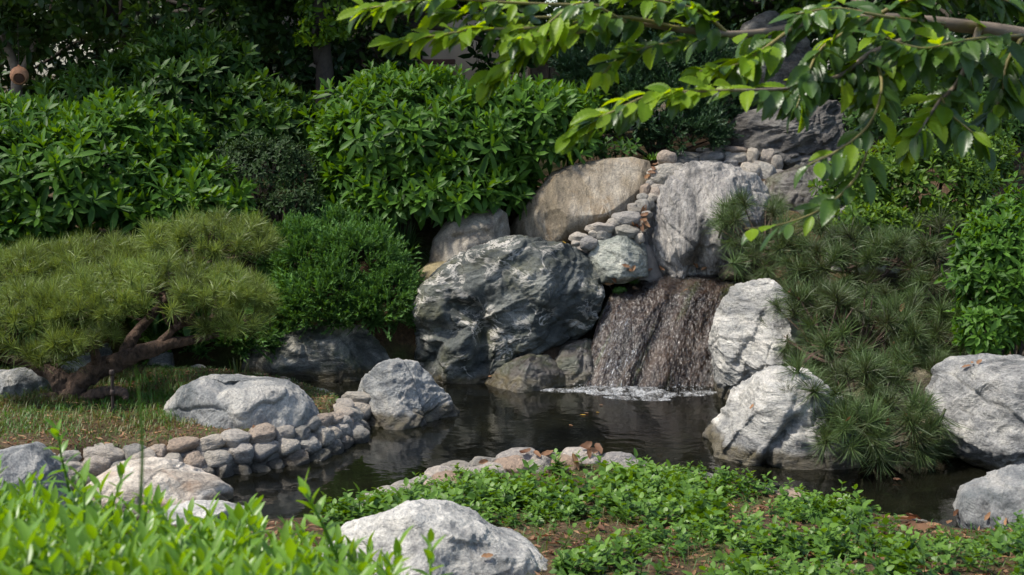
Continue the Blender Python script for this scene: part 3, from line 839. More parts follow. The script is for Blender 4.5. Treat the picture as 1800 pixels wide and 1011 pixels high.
bulge = .03 * fbm(st * 1.1, 3) + .018 * fbm(st * 2.4, 4, .6, True) + .012 * fbm(Vr * 14, 3)
rib = .035 * np.exp(-((uu - .80 + .30 * along) / .13) ** 2) + .025 * np.exp(-((uu - .45 + .2 * along) / .11) ** 2) - .02 * np.exp(-((uu - .62 + .25 * along) / .05) ** 2) - .25 * np.clip(.10 - uu, 0, 1)
steep = np.clip((along - .3) * 4, 0, 1)
wave = .0055 * fbm(Vr * np.array([46, 30, 30]), 2) + .004 * fbm(Vr * np.array([80, 55, 55]) + 9, 2)
Vr = Vr + np.array([0, -.6, .8]) * (bulge * (.3 + .7 * steep) + rib * steep + wave)[:, None]
link('rock_face', mesh_np('rock_face', Vr - loc, grid_faces(NV, NU), M['cascade']), fall)
sel = np.arange(NV * NU).reshape(NV, NU)[30:, 4:212]
q = Vr[sel.ravel()]
rw = np.random.default_rng(5)
jn = rw.normal(0, 1, sel.shape)
jn = sum(np.roll(jn, k, 0) for k in range(5)) / 2.236
jit = jn.ravel() * .0012 + .006 * fbm(q * np.array([24, 10, 10]), 2)
Vf = q + np.array([0, -.6, .8]) * (.013 + jit)[:, None]
link('water_sheet', mesh_np('water_sheet', Vf - loc, tris(grid_faces(*sel.shape))[:, ::-1], M['film'], smooth=False), fall)
mg = Geo()

# foam where the water lands
g = Geo()
for (x0, y0, x1, y1, wd) in [(1000, 686, 1090, 681, 9), (1030, 691, 1140, 686, 9), (1085, 690, 1200, 695, 11), (1075, 683, 1170, 687, 9), (940, 685, 1040, 688, 5), (1180, 694, 1260, 690, 7), (1060, 698, 1180, 703, 6)]:
    n = 46; m = 12
    a, b = np.meshgrid(np.linspace(0, 1, n), np.linspace(-1, 1, m))
    px = x0 + (x1 - x0) * a.ravel(); py = y0 + (y1 - y0) * a.ravel()
    taper = np.sin(np.pi * np.clip(a.ravel(), .02, .98)) ** .6
    base = np.array([G(p, q, 0) for p, q in zip(px, py)])
    edge = 1 + .5 * fbm(np.column_stack([px * .05, b.ravel() * 2, py * 0]), 3)
    base[:, 1] += b.ravel() * wd * .011 * taper * edge
    base[:, 2] = .003 + .004 * np.clip(1 - b.ravel() ** 2, 0, 1) * taper * (1 + fbm(base * 30, 3)) - .008 * (np.abs(b.ravel()) > .95)
    g.add(base, tris(grid_faces(m, n)))
foam = link('foam', g.mesh('foam', M['foam']))
tag(foam, 'white foam floating where the waterfall meets the pond', 'foam', kind='stuff')
# spray beads and splashing drops at the foot
g = Geo()
S, F = ico(2)
for i in range(200):
    c = G(random.uniform(1010, 1250), random.gauss(686, 4), 0) + np.array([0, random.uniform(-.05, .1), random.uniform(-.003, .02) ])
    g.add(S * random.uniform(.002, .0055) + c, F)
o = link('splash_bubbles', g.mesh('splash_bubbles', M['foam'])); tag(o, 'white bubbles strewn at the foot of the waterfall', 'bubbles', kind='stuff')

# ------------------------------------------------------------------ plant pieces
def leaf(L, W, fold=.25, curve=.3, rows=(.0, .3, .68, 1.0), belly=.45):
    """a leaf along +x, folded on its midrib; returns V,F"""
    V, F = [], []
    idx = []
    for t in rows:
        w = W * .5 * (math.sin(math.pi * min(1, t ** (math.log(.5) / math.log(belly)))) ** .9) if 0 < t < 1 else 0
        x = L * t; z = -curve * L * t * t
        if w < 1e-5:
            idx.append([len(V)]); V.append((x, 0, z))
        else:
            k = len(V); idx.append([k, k + 1, k + 2])
            V += [(x, -w, z + fold * w), (x, 0, z), (x, w, z + fold * w)]
    for a, b in zip(idx[:-1], idx[1:]):
        if len(a) == 1: F += [(a[0], b[0], b[1]), (a[0], b[1], b[2])]
        elif len(b) == 1: F += [(a[0], b[0], a[1]), (a[1], b[0], a[2])]
        else: F += [(a[0], b[0], b[1]), (a[0], b[1], a[1]), (a[1], b[1], b[2]), (a[1], b[2], a[2])]
    return np.array(V), np.array(F)

def rot_leaf(V, az, el, roll=0):
    """leaf along x -> raised by el from the horizontal, turned to azimuth az"""
    c, s = math.cos(roll), math.sin(roll)
    V = V @ np.array([[1, 0, 0], [0, c, s], [0, -s, c]])
    c, s = math.cos(el), math.sin(el)
    V = V @ np.array([[c, 0, s], [0, 1, 0], [-s, 0, c]])
    c, s = math.cos(az), math.sin(az)
    return V @ np.array([[c, s, 0], [-s, c, 0], [0, 0, 1]])

def rosette(seed, n=9, L=.1, W=.034, spread=(0.05, 1.15), stem=.05, rows=(.0, .3, .68, 1.0), belly=.5, grad=.55):
    r = random.Random(seed); g = Geo()
    az = r.uniform(0, 6)
    for i in range(n):
        f = i / (n - 1)
        az += 2.4 + r.uniform(-.25, .25)
        el = spread[0] + (spread[1] - spread[0]) * f + r.uniform(-.18, .18)
        l = L * (1.05 - .5 * f) * r.uniform(.82, 1.15)
        V, F = leaf(l, W * (1 - .35 * f) * r.uniform(.85, 1.15), r.uniform(.15, .5), r.uniform(.1, .4) * (1 - .5 * f), rows, belly)
        V[:, 0] += .004
        V = rot_leaf(V, az, el, r.uniform(-.3, .3)) + np.array([0, 0, -stem * (1 - f)])
        g.add(V, F, .18 + grad * f + r.uniform(-.08, .08))
    V, F = tube([(0, 0, -stem * 2), (0, 0, -stem), (0, 0, 0)], [.003, .0025, .0015], 3, 3)
    g.add(V, F, .3)
    return g.get()

def tuft(seed, n=60, L=.11, W=.0030, lo=.15, hi=1.35, stem=.05):
    r = random.Random(seed); g = Geo(); V, F, T = [], [], []
    for i in range(n):
        az = r.uniform(0, 6.283); a = lo + (hi - lo) * r.random() ** .8
        l = L * r.uniform(.7, 1.1); b = r.uniform(-stem, 0.01)
        d = np.array([math.sin(a) * math.cos(az), math.sin(a) * math.sin(az), math.cos(a)])
        s = norm(np.cross(d, [r.uniform(-1, 1), r.uniform(-1, 1), r.uniform(-1, 1)])) * W * .5
        p0 = np.array([0, 0, b]); p1 = p0 + d * l * .55; p2 = p0 + d * l + np.array([0, 0, -.10 * l * math.sin(a)])
        k = len(V)
        V += [p0 - s, p0 + s, p1 - s * .9, p1 + s * .9, p2]
        F += [(k, k + 1, k + 3), (k, k + 3, k + 2), (k + 2, k + 3, k + 4)]
        t = r.uniform(.15, .75); T += [t * .7, t * .7, t, t, min(1, t + .2)]
    g.add(V, F, T)
    V, F = tube([(0, 0, -stem * 1.5), (0, 0, -stem * .5), (0, 0, .012)], [.005, .005, .003], 3, 4)
    g.add(V, F, 0.0)
    return g.get()

def plume(seed, L=.10, n=40, W=.0075):
    """feathery juniper spray"""
    r = random.Random(seed); g = Geo(); V, F, T = [], [], []
    for j in range(7):
        az = r.uniform(0, 6.28); a = r.uniform(.1, .95)
        d0 = np.array([math.sin(a) * math.cos(az), math.sin(a) * math.sin(az), math.cos(a)])
        ln = L * r.uniform(.6, 1.1)
        for i in range(n // 2):
            f = (i + 1) / (n // 2)
            p = d0 * ln * f
            d = norm(d0 * .9 + np.array([r.uniform(-1, 1), r.uniform(-1, 1), r.uniform(-.3, 1)]) * .8) * L * .24 * (1.15 - .5 * f)
            s = norm(np.cross(d, [r.uniform(-1, 1), r.uniform(-1, 1), r.uniform(-1, 1)])) * W * .5
            k = len(V); V += [p - s, p + s, p + d]; F += [(k, k + 1, k + 2)]
            t = .12 + .6 * f * r.uniform(.6, 1.2); T += [t, t, t + .1]
    g.add(V, F, T)
    return g.get()

def lobes_points(lobes, density, seed, depth=.85, shell=(.72, 1.07), back=.55, down=-.45, lump=.30, lf=2.4):
    """points and outward normals over a group of overlapping lobes given as (px,py,rx,ry,distance)"""
    r = np.random.default_rng(seed)
    C = np.array([P(l[0], l[1], l[4]) for l in lobes])
    Rr = np.array([[l[2] * l[4] / F_PX, (l[5] if len(l) > 5 else depth * l[2] * l[4] / F_PX), l[3] * l[4] / F_PX] for l in lobes])
    PP, NN, SS = [], [], []
    for c, a in zip(C, Rr):
        area = 4 * math.pi * ((a[0] * a[1]) ** 1.6 / 3 + (a[0] * a[2]) ** 1.6 / 3 + (a[1] * a[2]) ** 1.6 / 3) ** (1 / 1.6)
        n = int(area * density)
        s = norm(r.normal(size=(n, 3)))
        nn = norm(s / a)
        keep = (nn[:, 1] < back) & (nn[:, 2] > down)
        s, nn = s[keep], nn[keep]
        f = r.uniform(shell[0], shell[1], len(s))
        p = c + s * a * f[:, None]
        p = p + nn * (lump * a.min() * fbm(p * lf, 2))[:, None]
        PP.append(p); NN.append(nn); SS.append(f)
    PP, NN, SS = np.concatenate(PP), np.concatenate(NN), np.concatenate(SS)
    inside = np.zeros(len(PP), bool)
    for c, a in zip(C, Rr):
        inside |= (((PP - c) / a) ** 2).sum(1) < .62
    k = ~inside
    return PP[k], NN[k], SS[k]

def plant(name, label, cat, base, protos, mat, pos, axis, scale, tint, part='leaf_sprig', limit=200, group=None, shell=None, seed=0, rest='foliage'):
    """Empty at the base; the most visible sprigs as parts sharing meshes, the others one mass"""
    r = np.random.default_rng(900 + seed)
    base = np.asarray(base, float)
    root = thing(name, label, cat, base, group)
    n = len(pos)
    which = r.integers(0, len(protos), n)
    MM = frames(axis, r.uniform(0, 6.28, n), scale)
    view = norm(np.array([0, 0, CAM_H]) - pos)
    score = (norm(axis) * view).sum(1) + (0 if shell is None else 6 * (shell - shell.mean())) + r.uniform(0, .6, n)
    px, py = proj(pos)
    score = np.where((px < 5) | (px > 1795) | (py < 5) | (py > 1005), -9, score)
    order = np.argsort(-score)
    sel, oth = order[:limit], order[limit:]
    # part prototypes carry a few tints so that copies differ
    meshes = []
    for (V, F, T) in protos: meshes.append(mesh_np(part, V, F, mat, T))
    if len(sel): place_parts(part, meshes, root, pos[sel], MM[sel], which[sel], base)
    if len(oth):
        g = scatter_joined(protos, pos[oth], MM[oth], which[oth], tint[oth])
        tag(link(rest, g.mesh(rest, mat, base), root), kind='stuff')
    return root

def shrub(label, lobes, density, protos, mat, seed, base_px, base_d, size=1.0, limit=200, up=.5, name='shrub', cat='shrub', twigs=14, group=None, **kw):
    pos, nn, sh = lobes_points(lobes, density, seed, **kw)
    r = np.random.default_rng(seed + 50)
    axis = norm(nn * .75 + np.array([0, -.15, up]) + r.normal(size=nn.shape) * .22)
    stray = (r.random(len(pos)) < .07) & (sh > .95)
    pos = pos + axis * np.where(stray, r.uniform(.05, .13, len(pos)), 0)[:, None]
    scale = size * r.uniform(.75, 1.25, len(pos))
    tint = r.normal(0, .12, len(pos)) + .22 * fbm(pos * 1.7 + seed, 2)
    base = P(base_px[0], base_px[1], base_d)
    base[2] = terrain([base[0]], [base[1]])[0]
    root = plant(name, label, cat, base, protos, mat, pos, axis, scale, tint, limit=limit, shell=sh, seed=seed, group=group)
    g = Geo()
    for i in r.choice(len(pos), min(twigs, len(pos)), replace=False):
        q = pos[i]; b = base + np.array([r.uniform(-.2, .2), r.uniform(-.1, .1), -.05])
        V, F = tube([b, b * .5 + q * .5 + np.array([0, .05, .06]), q], [.018, .011, .004], 8, 5)
        g.add(V - base, F)
    link('stems', g.mesh('stems', M['darkwood']), root)
    return root

BIG = [rosette(i, 11, .120, .036, (-.35, 1.2), .05, belly=.52) for i in range(6)]
MEDS = [rosette(20 + i, 9, .085, .030, (-.25, 1.0)) for i in range(4)]
SMALL = [rosette(40 + i, 8, .045, .017, (.2, 1.2), .03) for i in range(4)]
AZAL = [rosette(60 + i, 9, .072, .027, (.15, 1.1), .04, belly=.62) for i in range(4)]
TREEL = [rosette(80 + i, 7, .10, .045, (-.5, .7), .09, grad=.3) for i in range(4)]
PLUME = [plume(i) for i in range(5)]

# ------------------------------------------------------------------ shrubs on the far bank
shrub('bright green rounded shrub behind the pine at the left edge', [(110, 335, 215, 115, 9.9), (300, 375, 125, 72, 9.7), (30, 255, 130, 75, 10.3), (215, 255, 130, 75, 10.2), (30, 400, 130, 60, 9.6), (375, 345, 62, 62, 9.8), (120, 520, 260, 60, 9.3), (-230, 350, 190, 120, 10.0)], 235, BIG, M['shrub'], 1, (150, 440), 10.0, 1.3, 270)
shrub('tall green shrub, leaves darkened for shade, rising behind the bright one', [(300, 200, 165, 100, 11.2), (420, 240, 110, 85, 11.0), (190, 195, 125, 68, 11.2), (335, 120, 110, 58, 11.5), (480, 215, 75, 58, 11.3), (70, 250, 110, 60, 11.4)], 210, BIG, M['shrub_deep_shade'], 2, (300, 300), 11.6, 1.35, 250)
shrub('wide glossy green shrub in the centre above the boulders', [(750, 255, 185, 110, 10.6), (905, 235, 135, 88, 10.6), (645, 270, 88, 88, 10.4), (715, 175, 100, 52, 10.9), (770, 345, 150, 62, 10.25), (645, 350, 85, 60, 10.2), (1000, 215, 75, 58, 11.0), (870, 320, 70, 42, 10.3)], 235, BIG, M['shrub'], 3, (780, 400), 10.75, 1.3, 295)
shrub('small leaved dark shrub between the two big green shrubs', [(470, 305, 88, 62, 10.2), (410, 300, 50, 48, 10.3), (510, 360, 60, 40, 10.0)], 700, SMALL, M['small_dark'], 4, (470, 390), 10.3, 1.0, 180)
shrub('sparse grey green sprig shrub on top of the tan boulder', [(1075, 262, 40, 16, 10.5, .12), (1105, 258, 25, 14, 10.5, .1)], 260, MEDS, M['shrub_deep_shade'], 5, (1080, 282), 10.55, 1.1, 40, twigs=6)
shrub('yellowish green spatula leaved shrub right of the cascade', [(1610, 335, 130, 85, 9.7), (1505, 335, 58, 58, 9.4), (1530, 395, 75, 34, 9.2), (1690, 290, 90, 70, 10.0), (1640, 390, 60, 35, 9.4)], 520, AZAL, M['azalea'], 6, (1600, 430), 9.9, 1.0, 260)
shrub('bright green shrub overhanging the boulder at the right edge', [(1770, 500, 90, 120, 7.9), (1735, 585, 52, 50, 7.7), (1790, 410, 85, 75, 8.2), (1740, 470, 60, 60, 8.0), (1960, 480, 130, 130, 8.2), (2120, 420, 160, 130, 8.8)], 480, MEDS, M['shrub'], 7, (1790, 620), 8.1, 1.05, 240)
shrub('dark shrub filling the shade behind the alder leaves', [(1700, 220, 130, 90, 10.8), (1560, 215, 90, 70, 11.2), (1780, 150, 90, 100, 10.8)], 240, MEDS, M['shrub_deep_shade'], 8, (1700, 330), 11.0, 1.0, 120)

# juniper: feathery mass
def plumed(label, lobes, density, mat, seed, base_px, base_d, limit, size=1.0, name='juniper'):
    pos, nn, sh = lobes_points(lobes, density, seed, lump=.42, lf=4.5, shell=(.68, 1.08))
    r = np.random.default_rng(seed + 70)
    axis = norm(nn + np.array([0, -.1, .5]) + r.normal(size=nn.shape) * .3)
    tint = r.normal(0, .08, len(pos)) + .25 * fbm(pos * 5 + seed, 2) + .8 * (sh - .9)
    base = P(base_px[0], base_px[1], base_d); base[2] = max(terrain([base[0]], [base[1]])[0], 0.2)
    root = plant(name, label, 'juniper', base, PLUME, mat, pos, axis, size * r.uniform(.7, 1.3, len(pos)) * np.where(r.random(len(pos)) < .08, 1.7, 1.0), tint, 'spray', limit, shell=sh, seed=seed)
    g = Geo()
    for i in r.choice(len(pos), 12, replace=False):
        V, F = tube([base, base * .5 + pos[i] * .5 + np.array([0, .04, 0]), pos[i]], [.02, .012, .004], 8, 5); g.add(V - base, F)
    link('stems', g.mesh('stems', M['darkwood']), root)
    return root
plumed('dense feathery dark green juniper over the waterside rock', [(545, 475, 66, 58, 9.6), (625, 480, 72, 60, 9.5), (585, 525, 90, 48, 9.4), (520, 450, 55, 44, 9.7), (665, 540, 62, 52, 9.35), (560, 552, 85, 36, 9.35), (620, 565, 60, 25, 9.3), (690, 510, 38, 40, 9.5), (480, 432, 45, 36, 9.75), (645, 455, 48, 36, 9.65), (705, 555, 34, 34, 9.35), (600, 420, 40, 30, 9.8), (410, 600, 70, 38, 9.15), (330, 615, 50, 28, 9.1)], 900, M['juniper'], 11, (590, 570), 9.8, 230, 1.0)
plumed('dark shaded conifer behind the top of the tan boulder', [(1130, 205, 95, 80, 11.2), (1210, 170, 90, 85, 11.5), (1060, 170, 70, 70, 11.6), (1200, 245, 70, 40, 11.0)], 380, M['conifer'], 12, (1150, 290), 11.5, 100, 1.25, 'conifer_shrub')

# mondo grass clumps: arching blades
def clump(label, c, n, L, seed, name='grass_clump', mat='mondo', spread=1.0, w=.006):
    r = random.Random(seed); g = Geo()
    for i in range(n):
        az = r.uniform(0, 6.28); a = r.uniform(.1, 1.2) * spread; l = L * r.uniform(.6, 1.1)
        d = np.array([math.cos(az), math.sin(az), 0])
        b = d * r.uniform(0, .08)
        pts = [b + d * l * .9 * math.sin(a) * t + np.array([0, 0, l * (math.cos(a) * t + .75 * t - .95 * t * t * (0.6 + .5 * a))]) for t in (0, .35, .7, 1)]
        s = np.array([-d[1], d[0], 0]) * w
        V = []
        for p, k in zip(pts, (1, 1, .7, .1)): V += [p - s * k, p + s * k]
        g.add(V, tris([(0, 1, 3, 2), (2, 3, 5, 4), (4, 5, 7, 6)]), r.uniform(.1, .9))
    o = link(name, g.mesh(name, M[mat]), None, c)
    return tag(o, label, 'grass clump')
clump('arching dark grass clump left of the dull brown boulder', P(705, 462, 9.95), 260, .30, 1)
clump('arching dark grass clump peeping above the juniper', P(560, 400, 10.1), 160, .24, 2)
clump('low dark tuft of grass in the shade above the small leaved shrub', P(545, 265, 10.9), 120, .22, 3)
clump('small weed tuft growing beside the tan boulder top', P(1150, 280, 10.55), 120, .05, 4, 'weed_tuft', 'cover', 1.2, .004)
clump('thin green grass tuft on the cobble edging of the island', P(418, 664, 8.45), 16, .12, 5, 'grass_tuft', 'grass', .8, .004)

# ------------------------------------------------------------------ pines
def pine(label, pads, density, mat, seed, base, limbs, protos, limit, up, lo, twig_n, name='pine_tree', wild=.3, size=1.0, shell=(.70, 1.05), shade_in=.5):
    pos, nn, sh = lobes_points(pads, density, seed, depth=.8, shell=shell, down=lo, lump=.25, lf=3.5, back=.75)
    r = np.random.default_rng(seed + 33)
    axis = norm(nn * .8 + np.array([0, -.1, up]) + r.normal(size=nn.shape) * wild)
    tint = r.normal(0, .10, len(pos)) + .4 * fbm(pos * 2.6 + seed, 2) + shade_in * (sh - .9)  # inner tufts tinted darker, painting shade into the pad interiors
    base = np.asarray(base)
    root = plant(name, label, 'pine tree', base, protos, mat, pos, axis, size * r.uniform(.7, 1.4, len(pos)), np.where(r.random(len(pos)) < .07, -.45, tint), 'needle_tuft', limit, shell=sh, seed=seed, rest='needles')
    for i, (pts, rr) in enumerate(limbs):
        V, F = tube([P(*p) - base for p in pts], [q * .8 for q in rr], 60, 20, .55, 16)
        link('trunk' if i == 0 else 'limb', mesh_np('limb', V, F, M['bark']), root)
    lp = np.concatenate([smooth_line([P(*p) for p in pts], 30) for pts, _ in limbs])
    g = Geo()
    for i in r.choice(len(pos), min(twig_n, len(pos)), replace=False):
        q = pos[i] - axis[i] * .04
        k = np.argsort(((lp - q) ** 2).sum(1) + r.uniform(0, .05, len(lp)))[0]
        b = lp[k]
        V, F = tube([b, b * .55 + q * .45 + np.array([r.uniform(-.03, .03), r.uniform(-.03, .03), -.03]), q], [.012, .008, .004], 7, 5, .2)
        g.add(V - base, F)
    link('twigs', g.mesh('twigs', M['bark']), root)
    return root

TUFT = [tuft(i, 88, .108, .0025, .1, 1.5, .07) for i in range(6)]
LTUFT = [tuft(10 + i, 150, .120, .0023, .05, 1.55, .05) for i in range(6)]
bp = P(110, 700, 7.75); bp[2] = terrain([bp[0]], [bp[1]])[0]
bl = 7.75
pine('low spreading pine with cloud shaped needle pads on the island',
     [(290, 522, 178, 60, 7.9), (370, 430, 118, 46, 8.35), (60, 480, 120, 42, 8.4), (50, 560, 115, 55, 7.7), (190, 465, 130, 38, 8.5), (415, 545, 62, 42, 7.85), (160, 545, 110, 45, 7.7), (20, 600, 75, 40, 7.55), (90, 625, 45, 20, 7.45), (400, 572, 60, 28, 7.75), (150, 598, 70, 25, 7.5)], 330, M['needle'], 21, bp,
     [([(120, 712, bl), (125, 685, bl), (165, 655, bl), (215, 632, bl), (270, 612, 7.8), (330, 598, 7.85), (385, 588, 7.9)], [.10, .085, .07, .062, .05, .035, .018]),
      ([(125, 690, bl), (95, 660, bl), (60, 640, bl), (20, 632, 7.7), (-30, 620, 7.7)], [.08, .065, .045, .03, .02]),
      ([(215, 632, bl), (235, 590, 7.95), (280, 540, 8.1), (330, 480, 8.3), (370, 440, 8.4)], [.05, .04, .03, .025, .015]),
      ([(95, 660, bl), (90, 600, 7.9), (70, 540, 8.1), (60, 490, 8.3)], [.045, .035, .03, .015]),
      ([(270, 612, 7.8), (320, 570, 7.85), (380, 560, 7.9), (430, 555, 7.9)], [.03, .025, .02, .01]),
      ([(175, 650, bl), (160, 590, 7.65), (170, 540, 7.7)], [.04, .03, .015]),
      ([(120, 705, bl), (80, 700, 7.7), (50, 712, 7.65)], [.06, .04, .02]),
      ([(140, 705, bl), (180, 690, 7.6), (215, 690, 7.55), (222, 702, 7.5)], [.05, .035, .03, .015])],
     TUFT, 300, .9, -.25, 200, size=.85)
bp = P(1560, 640, 8.6); bp[2] = .3
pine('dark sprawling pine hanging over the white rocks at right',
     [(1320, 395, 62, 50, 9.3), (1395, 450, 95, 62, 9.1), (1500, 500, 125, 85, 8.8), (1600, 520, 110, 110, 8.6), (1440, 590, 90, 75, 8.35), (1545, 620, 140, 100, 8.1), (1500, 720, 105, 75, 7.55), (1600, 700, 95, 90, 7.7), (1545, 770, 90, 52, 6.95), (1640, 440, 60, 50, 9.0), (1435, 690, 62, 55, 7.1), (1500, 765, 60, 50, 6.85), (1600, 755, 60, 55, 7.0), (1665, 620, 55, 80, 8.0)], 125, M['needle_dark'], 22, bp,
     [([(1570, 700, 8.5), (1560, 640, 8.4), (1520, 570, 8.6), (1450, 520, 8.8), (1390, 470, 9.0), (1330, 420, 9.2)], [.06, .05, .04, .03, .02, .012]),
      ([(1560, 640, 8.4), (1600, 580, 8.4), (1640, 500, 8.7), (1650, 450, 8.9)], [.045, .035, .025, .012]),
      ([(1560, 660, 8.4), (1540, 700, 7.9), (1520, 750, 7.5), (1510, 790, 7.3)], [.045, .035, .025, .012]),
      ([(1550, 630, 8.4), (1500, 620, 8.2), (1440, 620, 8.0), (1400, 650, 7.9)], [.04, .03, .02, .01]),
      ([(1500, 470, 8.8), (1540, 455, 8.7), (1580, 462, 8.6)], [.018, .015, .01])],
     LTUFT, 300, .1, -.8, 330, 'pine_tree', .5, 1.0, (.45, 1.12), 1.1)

# ------------------------------------------------------------------ trees behind
def tree(label, lobes, density, protos, mat, seed, trunk, name='evergreen_tree', size=1.2, up=.1, stems=1):
    pos, nn, sh = lobes_points(lobes, density, seed, shell=(.35, 1.05), back=.95, down=-.95, lump=.3, lf=1.2)
    r = np.random.default_rng(seed + 7)
    axis = norm(nn * .6 + np.array([0, -.1, up]) + r.normal(size=nn.shape) * .5)
    tint = r.normal(0, .15, len(pos)) + .2 * fbm(pos * 1.3 + seed, 2)
    base = np.array(trunk[0], float); base[2] = terrain([base[0]], [base[1]])[0]
    root = thing(name, label, 'tree', base)
    n = len(pos); which = r.integers(0, len(protos), n)
    MM = frames(axis, r.uniform(0, 6.28, n), size * r.uniform(.7, 1.3, n))
    g = scatter_joined(protos, pos, MM, which, tint)
    tag(link('crown', g.mesh('crown', mat, base), root), kind='stuff')
    C = [P(l[0], l[1], l[4]) for l in lobes]
    g = Geo()
    top = np.array(trunk[1], float)
    V, F = tube([base - np.array([0, 0, .1]), base * .5 + top * .5 + np.array([.05, 0, 0]), top], [.10, .08, .05], 16, 10, .12); g.add(V - base, F)
    for c in C:
        s = base * .35 + top * .65
        V, F = tube([s, s * .5 + c * .5 + np.array([0, 0, .15]), c], [.05, .035, .012], 12, 7, .1); g.add(V - base, F)
    link('trunk', g.mesh('trunk', M['darkwood']), root)
    return root
def at_ground(px, py, d): return P(px, py, d)
tree('dark broadleaf evergreen shading the upper left corner', [(120, 20, 190, 75, 12.3), (330, 10, 170, 80, 12.6), (240, -90, 260, 120, 12.4), (40, -160, 260, 160, 11.6), (30, 60, 70, 50, 12.0), (460, 40, 110, 70, 12.8)], 170, TREEL, M['tree'], 31, (P(200, 200, 13.0), P(220, -80, 12.8)))
tree('dark glossy leaved tree left of the house window', [(560, 120, 70, 80, 12.4), (640, 70, 90, 60, 12.8), (680, 125, 50, 40, 12.6), (600, 20, 60, 45, 13.0), (560, -110, 200, 120, 12.6), (880, 80, 50, 70, 13.2), (800, -10, 90, 40, 13.2), (910, 30, 60, 60, 13.2)], 190, TREEL, M['tree'], 32, (P(600, 260, 12.9), P(620, -60, 12.8)))
tree('deep shade evergreen behind the alder branch at upper right', [(1500, 60, 160, 120, 12.6), (1680, 40, 180, 130, 12.2), (1330, -20, 150, 90, 13.0), (1560, -150, 320, 150, 12.0), (1800, 100, 120, 140, 11.9), (1180, 60, 100, 60, 13.2), (1060, 60, 100, 90, 13.2)], 180, TREEL, M['tree'], 33, (P(1560, 250, 13.2), P(1570, -100, 12.8)))
tree('tall evergreen with its crown above the central shrub', [(900, -150, 300, 120, 12.4), (760, -240, 260, 130, 11.8), (1080, -200, 250, 120, 12.2)], 110, TREEL, M['tree'], 34, (P(940, 200, 14.0), P(930, -200, 13.2)))
MAP = [rosette(120 + i, 6, .05, .03, (-.4, .5), .02, grad=.3) for i in range(3)]
tree('yellow green maple lit by sun before the beige wall', [(572, 18, 46, 34, 12.0), (550, 58, 34, 22, 11.9), (592, 55, 24, 18, 12.0), (560, -40, 80, 40, 12.0)], 330, MAP, M['maple'], 35, (P(560, 200, 12.2), P(560, -10, 12.1)), 'maple_tree', 1.1)
tree('dark hedge like evergreen far back at the upper left', [(60, 120, 220, 80, 14.2), (380, 110, 140, 90, 14.4), (200, 0, 300, 110, 14.6), (480, 150, 60, 60, 14.0), (-60, -60, 220, 120, 14.4)], 130, TREEL, M['tree'], 36, (P(260, 240, 14.8), P(260, -40, 14.6)), size=1.4)
tree('dark evergreen far back between pillar and upright stone', [(1130, 90, 150, 110, 14.6), (1330, 60, 160, 140, 14.8), (1240, -60, 260, 110, 14.6), (1560, 100, 200, 150, 14.8), (1800, 120, 160, 160, 14.6), (1650, -60, 260, 110, 14.6), (2080, 90, 220, 190, 14.4)], 110, TREEL, M['tree'], 37, (P(1250, 240, 15.0), P(1250, -40, 14.8)), size=1.5)

# ------------------------------------------------------------------ house behind
loc = np.array([P(700, 100, 15.5)[0], 15.5, 1.3])
house = thing('house', 'beige plastered house with dark timber window behind the trees', 'house', loc)
def box(name, parent, lo, hi, mat, loc):
    lo, hi = np.asarray(lo, float), np.asarray(hi, float)
    V = np.array([[x, y, z] for x in (lo[0], hi[0]) for y in (lo[1], hi[1]) for z in (lo[2], hi[2])])
    bm = bmesh.new(); vs_ = [bm.verts.new(v - loc) for v in V]
    for f in ((0, 1, 3, 2), (4, 6, 7, 5), (0, 4, 5, 1), (2, 3, 7, 6), (0, 2, 6, 4), (1, 5, 7, 3)): bm.faces.new([vs_[i] for i in f])
    bmesh.ops.recalc_face_normals(bm, faces=bm.faces[:])
    bmesh.ops.bevel(bm, geom=bm.edges[:], offset=.008, segments=1, affect='EDGES')
    me = bpy.data.meshes.new(name); bm.to_mesh(me); bm.free(); me.materials.append(mat)
    return link(name, me, parent)
def wx_(px, d): return (px - 900) / F_PX * d
D = 15.6
def rect(name, x0, x1, y0, y1, d, th, mat, parent=house, l=loc):
    a, b = P(x0, y1, d), P(x1, y0, d)
    return box(name, parent, (a[0], d, a[2]), (b[0], d + th, b[2]), mat, l)
rect('wall', 380, 622, -420, 220, D, .25, M['plaster'])
rect('wall', 738, 940, -420, 220, D, .25, M['plaster'])
rect('wall', 622.5, 737.5, 112, 220, D + .01, .22, M['plaster'])
win = rect('window', 622, 738, -420, 111, D + .14, .05, M['blackwood'])  # solid black slab, the opening's darkness is put into its colour
for x in (622, 675, 729): rect('window_post', x, x + 9, -420, 111, D - .03, .12, M['blackwood'], win)
rect('rail', 585, 800, 104, 113, D - .16, .10, M['brownwood'])
for x in (590, 655, 720, 785): rect('rail_post', x, x + 7, 113.5, 190, D - .15, .07, M['brownwood'])
rect('roof', -400, 1080, -470, -425, D - 1.2, 3.5, M['brownwood'])
# stone pillar behind the shrub
pl = P(962, 150, 13.6); pl[2] = terrain([pl[0]], [pl[1]])[0]
pil = thing('stone_pillar', 'rough brown stone pillar behind the central shrub', 'pillar', pl)
random.seed(9)
zz = 0.0
for row in range(9):
    h = random.uniform(.10, .15); x = -.17
    while x < .16:
        w = min(random.uniform(.10, .2), .17 - x)
        box('stone', pil, (x + .004, -.16 + random.uniform(-.015, .01), zz + .004), (x + w - .004, .16, zz + h - .004), M['brickstone'], np.zeros(3))
        x += w
    zz += h
box('mortar', pil, (-.16, -.13, 0), (.155, .15, zz), M['mortar'], np.zeros(3))

